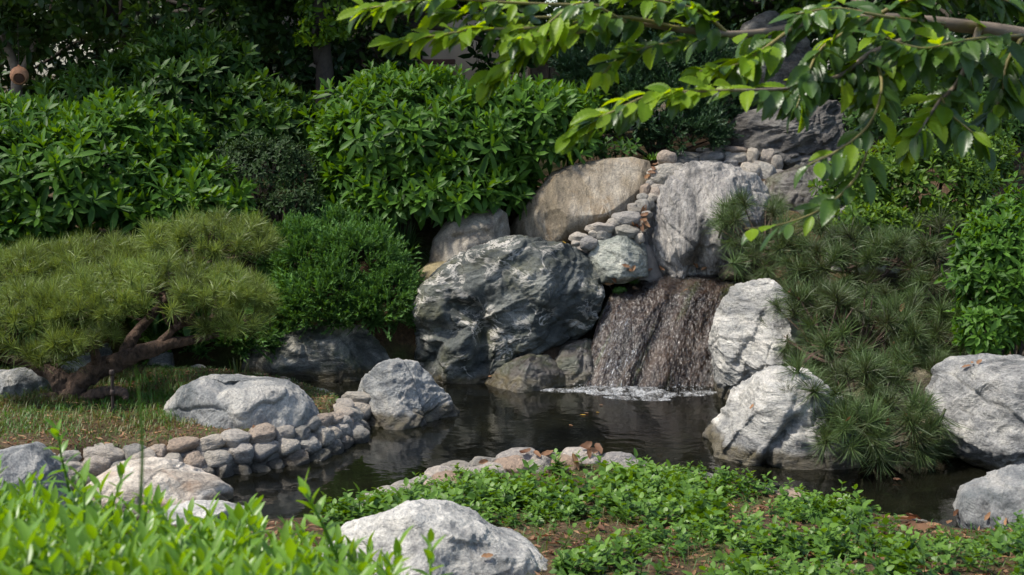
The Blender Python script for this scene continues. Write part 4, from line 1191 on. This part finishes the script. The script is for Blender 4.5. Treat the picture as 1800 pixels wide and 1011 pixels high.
# ------------------------------------------------------------------ island: grass, stake, hanging pot
def blades(n, sampler, hgt, seed, wid=.0035, name='grass'):
    r = np.random.default_rng(seed)
    xy, dens = sampler(r, n)
    z = terrain(xy[:, 0], xy[:, 1])
    n = len(xy)
    az = r.uniform(0, 6.28, n); ln = r.uniform(.4, 1.6, n); h = hgt * r.uniform(.5, 1.3, n) * dens
    b = np.column_stack([xy, z - .005])
    d = np.column_stack([np.cos(az), np.sin(az), np.zeros(n)]); s = np.column_stack([-d[:, 1], d[:, 0], np.zeros(n)]) * wid
    up = np.array([0, 0, 1.])
    m = b + d * (h * ln * .35)[:, None] + up * (h * .6)[:, None]; t = b + d * (h * ln)[:, None] + up * (h * (1 - .35 * ln))[:, None]
    V = np.stack([b - s, b + s, m - s * .8, m + s * .8, t], 1).reshape(-1, 3)
    k = np.arange(n)[:, None] * 5
    F = np.concatenate([k + [0, 1, 3], k + [0, 3, 2], k + [2, 3, 4]])
    p3 = np.column_stack([xy, xy[:, :1] * 0])
    ti = np.clip(.82 + .9 * fbm(p3 * 2.2, 3) + r.normal(0, .25, n), 0, 1)
    return V, F, np.repeat(ti, 5)
def island_sampler(r, n):
    a = r.uniform((-4.3, 6.2), (-.8, 8.8), (n, 2))
    s = sdf(a, POND)
    a = a[(s > .10)]
    keep = r.random(len(a)) < .45 + .55 * np.clip(fbm(np.column_stack([a, a[:, :1] * 0]) * 2.5, 2) * 2 + .5, 0, 1)
    a = a[keep]
    return a, np.clip(sdf(a, POND) / .5, .4, 1)
V, F, T = blades(38000, island_sampler, .062, 5, .0022)
tag(link('grass', mesh_np('grass', V, F, M['grass'], T)), 'short green and straw coloured grass on the island', 'grass', kind='stuff')

b = P(200, 755, 7.25); b[2] = terrain([b[0]], [b[1]])[0]
tp = P(200, 655, 7.25)
st = thing('iron_stake', 'thin dark iron stake standing in the island grass', 'stake', b)
V, F = tube([(0, 0, -.05), (0, 0, .1), (.003, 0, tp[2] - b[2])], [.0085, .008, .0085], 10, 8); link('rod', mesh_np('rod', V, F, M['iron']), st)
hh = tp[2] - b[2]
for z in (hh * .55, hh):
    V, F = tube([(0.002, 0, z - .014), (.002, 0, z), (.002, 0, z + .014)], [.013, .015, .012], 5, 10); link('collar', mesh_np('collar', V, F, M['iron']), st)

# terracotta bird pot on a wire
c = P(34, 133, 11.4); R = .072
pot = thing('hanging_bird_pot', 'round terracotta bird pot hanging from a wire at upper left', 'bird house', c)
S, F = ico(5)
V = S * R * np.array([1, 1, 1.02])
V += norm(S) * (.0025 * fbm(S * 5, 3))[:, None]
hole = norm(np.array([.25, -.85, -.42])); a = V @ hole
inn = a > R * .80
V[inn] -= np.outer((a[inn] - R * .80) * 7.0, hole)
potm = link('pot', mesh_np('pot', V, F, M['terracotta']), pot)
q = hole * R * .80
S2, F2 = ico(3)
V = S2 * R * .52; h = V @ hole; V = V - np.outer(h * .9, hole)
link('entrance_hole', mesh_np('entrance_hole', V + q * .99, F2, M['hole']), potm)  # dark disc over the opening, interior shade put into its colour
V, F = tube([(0, 0, R * .95), (.002, 0, .2), (.008, 0, .42)], [.0025, .002, .002], 12, 6); link('wire', mesh_np('wire', V, F, M['iron']), pot)
V, F = tube([(0, 0, R * .9), (0, 0, R * 1.1), (0, 0, R * 1.2)], [.012, .010, .003], 6, 10); link('cap', mesh_np('cap', V, F, M['terracotta']), pot)
# bare forked stems by the pot
base = P(30, 170, 11.9); base[2] = terrain([base[0]], [base[1]])[0]
ft = thing('forked_tree', 'grey forked stems rising behind the terracotta pot', 'tree', base)
for pts, rr in (([(30, 180, 11.9), (28, 125, 11.9), (12, 80, 11.9), (0, 40, 11.9), (-10, -60, 11.9)], [.05, .04, .032, .028, .02]), ([(30, 150, 11.9), (44, 115, 11.9), (62, 78, 11.9), (85, 40, 11.9), (100, -40, 11.9)], [.035, .03, .026, .022, .015])):
    pp = [P(*p) for p in pts]; pp.insert(0, base)
    V, F = tube(np.array(pp) - base, [.06] + rr, 24, 9, .1); link('trunk', mesh_np('trunk', V, F, M['branch']), ft)
pos, nn, sh = lobes_points([(20, 20, 60, 40, 11.7), (70, 40, 40, 25, 11.8), (10, -60, 120, 70, 11.7)], 120, 77, shell=(.4, 1), back=1, down=-1)
r = np.random.default_rng(3)
g = scatter_joined(TREEL, pos, frames(norm(nn + r.normal(size=nn.shape) * .5), r.uniform(0, 6, len(pos)), r.uniform(.7, 1.2, len(pos))), r.integers(0, 4, len(pos)), r.normal(0, .1, len(pos)))
tag(link('crown', g.mesh('crown', M['shrub_deep_shade'], base), ft), kind='stuff')

# ------------------------------------------------------------------ near bank: ground cover
def cover_sprig(seed, n=5, L=.046, W=.029, h=.10):
    r = random.Random(seed); g = Geo()
    lean = np.array([r.uniform(-.5, .5), r.uniform(-.5, .5), 1]) ; lean /= np.linalg.norm(lean)
    az = r.uniform(0, 6)
    for i in range(n):
        f = (i + 1) / n
        c = lean * h * f
        az += 1.57 + r.uniform(-.3, .3)
        for s in (0, math.pi):
            V, F = leaf(L * (1.05 - .45 * f) * r.uniform(.8, 1.2), W * (1.05 - .4 * f), r.uniform(.05, .35), r.uniform(.0, .35), (0, .35, .75, 1), .45)
            g.add(rot_leaf(V, az + s, r.uniform(.05, .45) + .4 * f * f, r.uniform(-.3, .3)) + c, F, .15 + .6 * f * f + r.uniform(-.1, .15))
    V, F = tube([(0, 0, -.01), lean * h * .5, lean * h], [.002, .0018, .001], 4, 3); g.add(V, F, .4)
    return g.get()
COV = [cover_sprig(i, 4 + i % 2, h=.05 + .02 * (i % 3)) for i in range(6)]
r = np.random.default_rng(41)
a = r.uniform((-1.15, 3.9), (2.6, 6.75), (9500, 2))
s = sdf(a, POND)
p3 = np.column_stack([a, a[:, :1] * 0])
px, py = proj(np.column_stack([a, terrain(a[:, 0], a[:, 1])]))
dn = .22 + 1.9 * fbm(p3 * 2.3 + 3.1, 3)
def blob(x, y, rx, ry): return np.exp(-((px - x) / rx) ** 2 - ((py - y) / ry) ** 2)
# bare soil patches as in the bed: by the edging stones, beside the white rock and along the front
dn = dn + .34 - 1.0 * blob(1030, 850, 75, 26) - .9 * blob(1010, 960, 70, 50) - 1.0 * blob(1200, 985, 160, 30) - .7 * blob(1310, 905, 50, 22) - .9 * blob(1500, 1000, 90, 20) - .8 * blob(880, 835, 50, 14) - 2.2 * blob(1610, 922, 95, 30)
dn = dn + .5 * blob(900, 880, 150, 30) + .5 * blob(1200, 840, 130, 40) + .5 * blob(1420, 900, 100, 40)
edge_ = np.where(((px < 850) | (px > 1140)) & (px < 1540), .10, .24)
keep = (s > edge_) & (r.random(len(a)) < np.clip(dn, 0.02, 1)) & ~((px < 640) & (py > 940)) & ~((px < 975) & (py > 930) & (px > 540)) & (px > 560)
a = a[keep]; s = s[keep]
pos = np.column_stack([a, terrain(a[:, 0], a[:, 1])])
axis = norm(np.column_stack([r.normal(0, .3, (len(a), 2)), np.ones(len(a))]))
g = scatter_joined(COV, pos, frames(axis, r.uniform(0, 6.28, len(a)), r.uniform(.5, 1.25, len(a)) * (1 + .6 * fbm(pos * 2.1 + 8, 2)) * np.clip(.6 + s, .6, 1.0)), r.integers(0, 6, len(a)), r.normal(0, .1, len(a)) + .2 * fbm(pos * 3, 2))
tag(link('ground_cover', g.mesh('ground_cover', M['cover'])), 'trailing leafy ground cover spread over the near bank', 'ground cover', kind='stuff')
# some taller shoots leaning over the edging stones, each a plant of its own
def shoot_plant(label, px, py, d, n, h, seed):
    b = P(px, py, d); b[2] = terrain([b[0]], [b[1]])[0]
    root = thing('leafy_shoot', label, 'plant', b)
    rr = random.Random(seed)
    for i in range(n):
        V, F, T = cover_sprig(seed * 10 + i, 8, .045, .028, h * rr.uniform(.7, 1.1))
        link('leafy_stem', mesh_np('leafy_stem', V + np.array([rr.uniform(-.06, .06), rr.uniform(-.05, .05), 0]), F, M['cover'], T), root)
shoot_plant('upright leafy shoots over the water beside the left cobbles', 780, 850, 6.35, 8, .20, 1)
shoot_plant('single leafy shoots at the left end of the near bank', 690, 880, 6.2, 5, .16, 2)
shoot_plant('leafy shoots beside the water at the right side of the bank', 1480, 905, 5.95, 9, .24, 3)
shoot_plant('leafy shoots crowning the right end of the near cobbles', 1190, 830, 6.5, 9, .16, 4)
shoot_plant('leafy shoots in front of the smooth grey rock', 1700, 930, 5.6, 7, .14, 5)

# ------------------------------------------------------------------ foreground: leafy perennials
def fore_stem(seed, h=.34, n=26, L=.064, W=.0155):
    r = random.Random(seed); g = Geo()
    lean = np.array([r.uniform(-.25, .25), r.uniform(-.25, .25), 1]); lean /= np.linalg.norm(lean)
    az = r.uniform(0, 6)
    for i in range(n):
        f = i / (n - 1)
        az += 2.4 + r.uniform(-.3, .3)
        l = L * (1.0 - .35 * f) * r.uniform(.75, 1.15)
        V, F = leaf(l, W * r.uniform(.8, 1.15), r.uniform(.2, .6), r.uniform(.05, .45) * (1 - .6 * f), (0, .22, .5, .78, 1), .42)
        V = rot_leaf(V, az, .1 + 1.05 * f ** 2 + r.uniform(-.2, .2), r.uniform(-.3, .3)) + lean * h * (.25 + .75 * f)
        g.add(V, F, .15 + .55 * f + r.uniform(-.12, .12))
    V, F = tube([(0, 0, -.3), lean * h * .5, lean * h], [.0035, .003, .002], 5, 4); g.add(V, F, .5)
    return g.get()
FORE = [fore_stem(i) for i in range(8)]
def top_line(px):
    return np.interp(px, [-200, 0, 60, 130, 250, 340, 420, 520, 600, 690, 760, 800], [860, 862, 850, 885, 905, 900, 915, 935, 960, 990, 1000, 1030])
r = np.random.default_rng(55)
n = 620
d = r.uniform(1.75, 3.0, n)
px = r.uniform(-120, 780, n)
keep = ~((px > 620) & (d > 2.3))
d, px = d[keep], px[keep]
tops = np.array([P(x, top_line(x) + (2.95 - dd) * 95 + e, dd) for x, dd, e in zip(px, d, r.normal(6, 14, len(px)))])
ex = [(62, 762, 2.6), (30, 800, 2.5), (165, 815, 2.6), (240, 868, 2.7), (348, 870, 2.5), (405, 872, 2.55), (180, 860, 2.4), (578, 838, 2.45), (480, 905, 2.4), (120, 870, 2.3), (630, 960, 2.2), (672, 968, 2.2), (765, 965, 2.2), (300, 905, 2.3)]
tops = np.vstack([tops, [P(*e) for e in ex]])
axis = norm(np.column_stack([r.normal(0, .12, (len(tops), 2)), np.ones(len(tops))]))
scale = r.uniform(.85, 1.15, len(tops))
pos = tops - axis * (.34 * scale)[:, None]
base = P(300, 1000, 2.5); base[2] = terrain([base[0]], [base[1]])[0]
root = plant('leafy_perennial', 'bed of bright green lance leaved shoots, blurred, in the lower left front', 'leafy plant', base, FORE, M['fore'], pos, axis, scale, r.normal(0, .1, len(tops)), 'leafy_stem', 240, seed=5)
g = Geo()
for i in range(0, len(pos), 3):
    q = pos[i]; b = np.array([q[0] * .9 + base[0] * .1, q[1], terrain([q[0]], [q[1]])[0] - .03])
    V, F = tube([b, b * .5 + q * .5, q], [.005, .004, .0035], 4, 4); g.add(V - base, F)
link('stems', g.mesh('stems', M['greentwig']), root)
# one tall blurred grass blade
b = P(245, 905, 1.6); t = P(236, 640, 1.6)
V = []
for k, f in enumerate(np.linspace(0, 1, 12)):
    p = b + (t - b) * f + np.array([.006 * math.sin(3 * f), 0, 0]); w = .0017 * (1 - f ** 3) + .0003
    V += [p - np.array([w, 0, 0]) - b, p + np.array([0, .001, 0]) - b, p + np.array([w, 0, 0]) - b]
bl = tag(link('grass_stalk', mesh_np('grass_stalk', V, tris(grid_faces(12, 3)), M['grass'], np.full(36, .9)), None, b), 'single tall green grass blade before the cream rock', 'grass blade')

# ------------------------------------------------------------------ overhanging alder
def alder_leaf(seed, L=.100, W=.047):
    r = random.Random(seed)
    n = 17; V = []; T = []
    curl = r.uniform(.05, .5); fold = r.uniform(.05, .45); twist = r.uniform(-.5, .5); side = r.uniform(-.25, .25)
    for i in range(n):
        t = i / (n - 1)
        w = W * .5 * (math.sin(math.pi * t ** .85) ** .75) if 0 < i < n - 1 else .0006
        ser = 1 + (.09 if i % 2 else -.06)
        cx = L * t; cyy = side * L * t * t * .5; cz = -curl * L * t * t
        for j, k in enumerate((-1, -.5, 0, .5, 1)):
            pleat = (.040 if i % 2 else -.026) * L * (abs(k) > .1) * (.25 if abs(k) > .9 else 1) * .7
            V.append((cx + .18 * abs(k) * w, cyy + k * w * (ser if abs(k) > .9 else 1), cz + fold * abs(k) * w + pleat + twist * k * w * t))
            T.append(.45 + (.08 if j == 2 else 0) + (.06 if i % 2 else -.05))
    V = np.array(V); V[:, 0] += .018
    F = tris(grid_faces(n, 5))
    k = len(V)
    V = np.vstack([V, [(0, -.0009, 0), (0, .0009, 0), (.02, .0009, 0), (.02, -.0009, 0)]])
    F = np.vstack([F, [(k, k + 1, k + 2), (k, k + 2, k + 3)]])
    return V, F, np.array(T + [.9] * 4)
AL = [alder_leaf(i) for i in range(12)]
ALM_old = [mesh_np('leaf', V, F, M['alder_old'], T) for V, F, T in AL]
ALM_new = [mesh_np('leaf', V, F, M['alder_young'], T) for V, F, T in AL]
# trunk stands outside the picture on the right; the limb reaches in over the pond
tb = np.array([2.6, 3.6, 0.0]); tb[2] = terrain([tb[0]], [tb[1]])[0]
ald = thing('alder_tree', 'alder tree reaching its sunlit leafy branches in from the upper right', 'tree', tb)
V, F = tube([np.zeros(3), np.array([.0, 0, 1.0]), np.array([-.1, 0, 2.0]), np.array([-.15, 0, 3.2])], [.13, .11, .09, .07], 24, 14, .06); link('trunk', mesh_np('trunk', V, F, M['branch']), ald)
LIMBS = [  # (points px,py,d), radii, leafy from fraction, young?, leaf count
 ([(2640, 190, 3.6), (2200, 140, 3.55), (1900, 95, 3.5), (1800, 62, 3.5), (1660, 42, 3.45), (1530, 33, 3.4), (1440, 36, 3.35), (1390, 48, 3.3), (1350, 56, 3.3), (1280, 60, 3.25), (1200, 52, 3.2), (1100, 38, 3.15), (980, 30, 3.1)], [.06, .045, .034, .030, .026, .024, .020, .017, .015, .013, .010, .007, .005], 20),
 ([(1480, -60, 3.5), (1500, -10, 3.45), (1525, 20, 3.4)], [.018, .02, .022], 0),
 ([(1200, 52, 3.2), (1090, 30, 3.1), (960, 48, 3.0), (850, 52, 2.95), (770, 62, 2.9), (695, 75, 2.9)], [.007, .006, .005, .004, .003, .002], 22),
 ([(1100, 38, 3.1), (1000, 62, 3.0), (930, 85, 2.95), (880, 120, 2.95), (860, 138, 2.95)], [.005, .004, .003, .0025, .002], 16),
 ([(1060, 10, 3.1), (900, 5, 3.0), (760, -4, 2.95), (700, 6, 2.9), (640, 16, 2.9)], [.005, .004, .003, .0025, .002], 18),
 ([(1280, 60, 3.25), (1180, 75, 3.15), (1100, 95, 3.1), (1060, 130, 3.05)], [.005, .004, .003, .002], 14),
 ([(1637, 54, 3.4), (1536, 91, 3.3), (1480, 131, 3.2), (1390, 155, 3.1), (1240, 160, 3.0), (1180, 168, 2.95)], [.012, .010, .007, .005, .004, .002], 26),
 ([(1240, 160, 3.0), (1150, 165, 2.95), (1080, 195, 2.9), (1035, 215, 2.9), (1005, 238, 2.9)], [.004, .0035, .003, .002, .0015], 14),
 ([(1720, 52, 3.45), (1705, 100, 3.35), (1680, 150, 3.25), (1650, 180, 3.2), (1620, 225, 3.1), (1600, 250, 3.1)], [.012, .010, .008, .006, .003, .002], 20),
 ([(1655, 170, 3.2), (1670, 200, 3.15), (1700, 225, 3.1), (1725, 245, 3.1)], [.004, .0035, .003, .002], 6),
 ([(1536, 91, 3.3), (1550, 150, 3.2), (1530, 215, 3.1), (1480, 260, 3.05), (1420, 290, 3.0)], [.006, .005, .004, .003, .002], 7),
 ([(1530, 215, 3.15), (1520, 280, 3.1), (1490, 330, 3.05), (1440, 370, 3.0), (1370, 395, 2.95), (1310, 402, 2.9)], [.005, .004, .004, .003, .002, .0015], 4),
 ([(1400, 44, 3.3), (1330, 95, 3.2), (1290, 115, 3.15), (1230, 125, 3.1)], [.006, .005, .003, .002], 14),
 ([(1800, 62, 3.5), (1770, 110, 3.4), (1760, 170, 3.35), (1740, 200, 3.3)], [.008, .006, .004, .002], 12),
 ([(1660, 42, 3.45), (1600, 80, 3.35), (1560, 140, 3.3), (1520, 170, 3.25)], [.007, .005, .004, .002], 14),
 ([(1440, 36, 3.35), (1450, -10, 3.3), (1400, -40, 3.3), (1330, -30, 3.3)], [.008, .006, .004, .003], 14),
 ([(1530, 33, 3.4), (1600, 0, 3.3), (1700, -20, 3.3), (1790, 10, 3.3)], [.008, .006, .004, .003], 16),
 ([(1280, 60, 3.25), (1230, 20, 3.2), (1150, 0, 3.1), (1080, -15, 3.1)], [.006, .005, .004, .002], 16),
 ([(1800, 62, 3.45), (1700, 70, 3.2), (1620, 85, 3.1), (1540, 60, 3.05)], [.007, .005, .004, .002], 14),
 ([(1660, 42, 3.4), (1560, 30, 3.15), (1470, 15, 3.1), (1400, 25, 3.05)], [.007, .005, .004, .002], 12),
 ([(1530, 33, 3.35), (1450, 80, 3.2), (1420, 130, 3.1), (1400, 190, 3.05)], [.006, .005, .004, .002], 12),
 ([(1100, 38, 3.1), (1020, 5, 3.0), (940, 60, 2.95), (900, 70, 2.9)], [.004, .003, .0025, .002], 10),
 ([(980, 30, 3.1), (900, 30, 3.05), (830, 20, 3.0), (770, 25, 3.0)], [.004, .003, .0025, .002], 12),
]
rr = np.random.default_rng(61)
cnt = 0
more = ([], [])
for pts, rd, nl in LIMBS:
    P3 = np.array([P(*p) for p in pts])
    V, F = tube(P3 - tb, [q * (.62 if q > .012 else .75) for q in rd], max(12, 5 * len(pts)), 9 if rd[0] > .012 else 6, .12, 18)
    tw = link('branch' if rd[0] > .010 else 'twig', mesh_np('twig', V, F, M['branch'] if rd[0] > .010 else M['greentwig']), ald)
    if not nl: continue
    line = smooth_line(P3, 80)
    tang = norm(np.gradient(line, axis=0))
    nl = int(nl * (3.8 if pts[-1][0] > 1200 else 3.5))
    for i in range(nl):
        f = .12 + .88 * (i + rr.uniform(.2, .8)) / nl
        k = min(79, int(f * 79)); p = line[k]; t = tang[k]
        px_, py_ = proj(p[None])
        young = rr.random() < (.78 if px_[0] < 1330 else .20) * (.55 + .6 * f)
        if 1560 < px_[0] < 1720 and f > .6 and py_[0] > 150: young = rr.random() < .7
        sd = 1 if i % 2 else -1
        perp = norm(np.cross(t, [0, 0, 1.]))
        hang = rr.uniform(-.9, .1) if not young else rr.uniform(-.5, .3)
        x = norm(t * rr.uniform(.5, 1.3) + perp * sd * rr.uniform(.25, .9) + np.array([0, 0, hang]) + rr.normal(size=3) * .2)
        nup = norm(np.array([rr.normal(0, .35), -.35 + rr.normal(0, .3), 1.0]))
        y = norm(np.cross(nup, x)); z = np.cross(x, y)
        sz = .71 * rr.uniform(.55, 1.15) * (.62 + .38 * (1 - f) + .12) * (1.12 if px_[0] > 1300 else .92)
        Mx = np.stack([x, y, z], 1) * sz
        kk = rr.integers(0, 12)
        if rr.random() < .68:
            more[int(young)].append((kk, p, Mx)); continue
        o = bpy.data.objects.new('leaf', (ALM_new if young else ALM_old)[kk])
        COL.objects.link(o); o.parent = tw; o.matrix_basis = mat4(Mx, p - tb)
        cnt += 1
print('alder leaves', cnt, len(more[0]), len(more[1]))
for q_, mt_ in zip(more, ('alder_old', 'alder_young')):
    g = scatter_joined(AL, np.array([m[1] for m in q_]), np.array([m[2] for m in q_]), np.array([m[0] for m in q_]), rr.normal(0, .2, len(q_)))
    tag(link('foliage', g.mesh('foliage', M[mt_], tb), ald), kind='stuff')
# its crown above the picture
pos, nn, sh = lobes_points([(1500, -260, 320, 120, 3.8, .55), (1760, -180, 200, 120, 3.9, .5), (1900, 60, 90, 160, 3.7, .4)], 260, 62, shell=(.4, 1.0), back=1, down=-1)
n = len(pos); q = rr.normal(size=(n, 3)) * .4
g = scatter_joined(AL, pos, frames(norm(q + np.array([0, 0, 1.])), rr.uniform(0, 6.28, n), rr.uniform(.7, 1.1, n)), rr.integers(0, 12, n), rr.normal(0, .1, n))
tag(link('crown', g.mesh('crown', M['alder_old'], tb), ald), kind='stuff')

# ------------------------------------------------------------------ fallen leaves
def dry_leaf(seed, L=.07, W=.03):
    r = random.Random(seed); V, F = [], None
    n = 7; a0 = r.uniform(.5, 2.2); tw = r.uniform(-1, 1)
    for i in range(n):
        t = i / (n - 1); w = W * .5 * math.sin(math.pi * min(.98, max(.03, t))) ** .7 + .0005
        ang = a0 * (t - .5)
        cx, cz = L * .55 * math.sin(ang) / a0 * 2, L * .5 * (1 - math.cos(ang))
        for k in (-1, 0, 1): V.append((cx, k * w, cz + abs(k) * w * r.uniform(.2, .9) + tw * k * w * t))
    return np.array(V), tris(grid_faces(n, 3)), np.full(n * 3, .5)
DRY = [mesh_np('fallen_leaf', *dry_leaf(i)[:2], M['deadleaf'], dry_leaf(i)[2]) for i in range(6)]
YEL = mesh_np('fallen_leaf', *dry_leaf(9)[:2], M['yellowleaf'], dry_leaf(9)[2])
FLAT = []
for i in range(3):
    V, F = leaf(.075, .03, .05, .05, (0, .25, .6, 1)); FLAT.append(mesh_np('fallen_leaf', V, F, M['yellowleaf'] if i == 1 else M['deadleaf'], np.full(len(V), .6)))
bpy.context.view_layer.update()
DG = bpy.context.evaluated_depsgraph_get()
def drop(px, py, label, group, mesh=None, sc=1.0, lift=.006, on=('ground', 'boulder', 'stone', 'pond_water', 'rock_face', 'mortar')):
    """lay a dry leaf on whatever solid ground or stone is seen at that point"""
    o0 = Vector((0, 0, CAM_H)); tgt = P(px, py, 8.0)
    dr = (Vector([float(v) for v in tgt]) - o0).normalized()
    start = o0.copy(); hit = None
    for _ in range(40):
        ok, p, nrm, idx, ob, mx = SC.ray_cast(DG, start, dr)
        if not ok: return
        nm = ob.name.split('.')[0]
        if nm in on: hit = p; break
        start = p + dr * .01
    if hit is None: return
    o = bpy.data.objects.new('fallen_leaf', mesh or DRY[random.randrange(6)])
    COL.objects.link(o)
    o.location = hit + nrm * lift + Vector((0, 0, lift))
    q = Vector((0, 0, 1)).rotation_difference((nrm + Vector((0, 0, .6))).normalized())
    o.rotation_mode = 'QUATERNION'
    o.rotation_quaternion = q @ Matrix.Rotation(random.uniform(0, 6.28), 3, 'Z').to_quaternion()
    s = .62 * sc * random.uniform(.7, 1.2); o.scale = (s, s, s)
    tag(o, label, 'fallen leaf', group)
random.seed(21)
for i in range(34):
    x = random.uniform(820, 1780)
    zone = 0 if x < 1120 else 1 if x < 1420 else 2
    drop(x, random.uniform(845, 1005), ('dry brown leaf on the soil between the white front rock and the near cobbles', 'dry brown leaf in the middle of the ground cover bed', 'dry brown leaf in the ground cover towards the smooth grey rock')[zone], ('dry leaves by the white rock', 'dry leaves mid bed', 'dry leaves at the right of the bed')[zone], sc=1.1)
for x, y in ((1325, 942), (1318, 930), (1328, 958), (1410, 915), (1070, 893), (1085, 897), (1175, 925), (1560, 985), (1330, 968)):
    drop(x, y, 'big rusty leaf curled on bare soil in the ground cover bed', 'big dry leaves in the bed', sc=2.0)
for x, y in ((945, 803), (960, 800), (1040, 796), (1050, 793), (1035, 799), (1010, 815), (1030, 790), (848, 815), (920, 800)):
    drop(x, y, 'curled brown leaf resting on the near cobble edging', 'dry leaves on the near cobbles', sc=1.6)
for x, y in ((1590, 918), (1600, 930), (1620, 935), (1580, 935), (1640, 930), (1605, 915), (1650, 945)):
    drop(x, y, 'curled brown leaf among the stones by the smooth grey rock', 'dry leaves on the right cobbles', sc=1.9)
for x, y in ((1134, 378), (1130, 390), (1136, 395), (1128, 400), (1132, 370), (1150, 298), (1146, 305), (1140, 312), (1152, 292), (1110, 397), (1118, 400)):
    drop(x, y, 'curled rusty leaf caught in the gap between tan and rippled boulder', 'dry leaves between the boulders', sc=1.5)
for x, y in ((1070, 497), (1080, 490), (1105, 478), (1112, 474), (1140, 477), (1160, 475), (1200, 512), (1215, 514), (1225, 468), (1240, 472), (1120, 510), (1085, 542), (1100, 470)):
    drop(x, y, 'wet brown leaf stuck on the stream bed above the waterfall', 'wet leaves on the cascade', sc=1.5)
for x, y in ((1060, 714), (1000, 748), (1090, 700), (1035, 728)):
    drop(x, y, 'orange brown leaf floating flat on the dark pond', 'leaves floating on the pond', FLAT[0], .8, .003)
for x, y in ((1030, 731), (1047, 726)):
    drop(x, y, 'yellow green leaf floating flat on the dark pond', 'yellow leaves floating on the pond', FLAT[1], .7, .003)
drop(990, 428, 'yellow leaf lying on top of the veined boulder', None, YEL, .8)
drop(865, 664, 'long tan leaf stuck on the dark wet wedge rock', None, FLAT[2], 1.2)
drop(1325, 717, 'brown leaf lying on the low white rock by the water', None, None, 1.0)
drop(445, 748, 'long tan leaf before the island boulder', None, FLAT[2], 1.2)
for x, y in ((1490, 437), (1505, 438), (1515, 445), (1470, 430)):
    drop(x, y, 'brown leaf on the flat whitish stone above the pine', 'dry leaves on the flat stone', sc=1.4)
for x, y in ((1700, 648), (1710, 642), (1722, 640)):
    drop(x, y, 'brown leaf on top of the mottled boulder', 'dry leaves on the mottled boulder', sc=1.0)
for x, y in ((1585, 540), (1580, 552), (1388, 510), (1405, 525), (1655, 520), (1670, 420), (1640, 408), (1560, 610), (1570, 605), (1500, 665), (1590, 665), (1490, 735), (1475, 757), (1560, 742), (1595, 733), (1540, 600), (1620, 480), (1425, 745)):
    drop(x, y, 'brown dry leaf caught in the needles of the right pine', 'dry leaves in the right pine', sc=1.3, lift=-.005, on=('needles', 'needle_tuft'))
# moss cushions at the lip of the fall
def moss(label, px, py, d, rx, rz, seed):
    c = P(px, py, d); S, F = ico(5)
    V = S * np.array([rx, rx * .8, rz]); V += norm(S) * (.018 * fbm(S * 3 + seed, 3) + .010 * fbm(S * 16, 3))[:, None]
    tag(link('moss_cushion', mesh_np('moss_cushion', V, F, M['cover'], np.full(len(V), .25)), None, c), label, 'moss')
moss('bright green moss cushion at the left of the waterfall lip', 1108, 494, 9.62, .07, .045, 1)
moss('small flat moss patch on the stone beside the waterfall lip', 1090, 512, 9.5, .05, .03, 2)

# fine litter on the near bank and the island
r = np.random.default_rng(77)
def litter(name, label, lo, hi, n, seed, smin):
    r = np.random.default_rng(seed)
    a = r.uniform(lo, hi, (n, 2)); a = a[sdf(a, POND) > smin]
    n = len(a); z = terrain(a[:, 0], a[:, 1]) + .004
    az = r.uniform(0, 6.28, n); L = r.uniform(.006, .028, n); W = r.uniform(.0015, .006, n)
    d = np.column_stack([np.cos(az), np.sin(az), r.normal(0, .25, n)]); q = np.column_stack([-np.sin(az), np.cos(az), r.normal(0, .3, n)])
    c = np.column_stack([a, z])
    V = np.stack([c - d * L[:, None], c - q * W[:, None], c + d * L[:, None], c + q * W[:, None] + np.array([0, 0, .004])], 1).reshape(-1, 3)
    k = np.arange(n)[:, None] * 4
    tag(link(name, mesh_np(name, V, np.concatenate([k + [0, 1, 2], k + [0, 2, 3]]), M['deadleaf'], np.repeat(r.uniform(0, 1, n), 4))), label, 'litter', kind='stuff')
litter('leaf_litter', 'small brown leaf litter on the soil of the near bank', (-1.2, 3.9), (2.6, 6.7), 9000, 1, .2)
litter('straw_litter', 'straw and chips on the grass of the island', (-4.2, 6.2), (-.8, 8.6), 6000, 2, .12)
V, F, T = blades(5000, lambda r, n: ((lambda a: (a[sdf(a, POND) > .25], np.ones(int((sdf(a, POND) > .25).sum()))))(r.uniform((-1.0, 4.0), (2.5, 6.5), (n, 2)))), .05, 8, .0015)
tag(link('grass_wisps', mesh_np('grass_wisps', V, F, M['grass'], T)), 'thin grass wisps on the near bank soil', 'grass', kind='stuff')
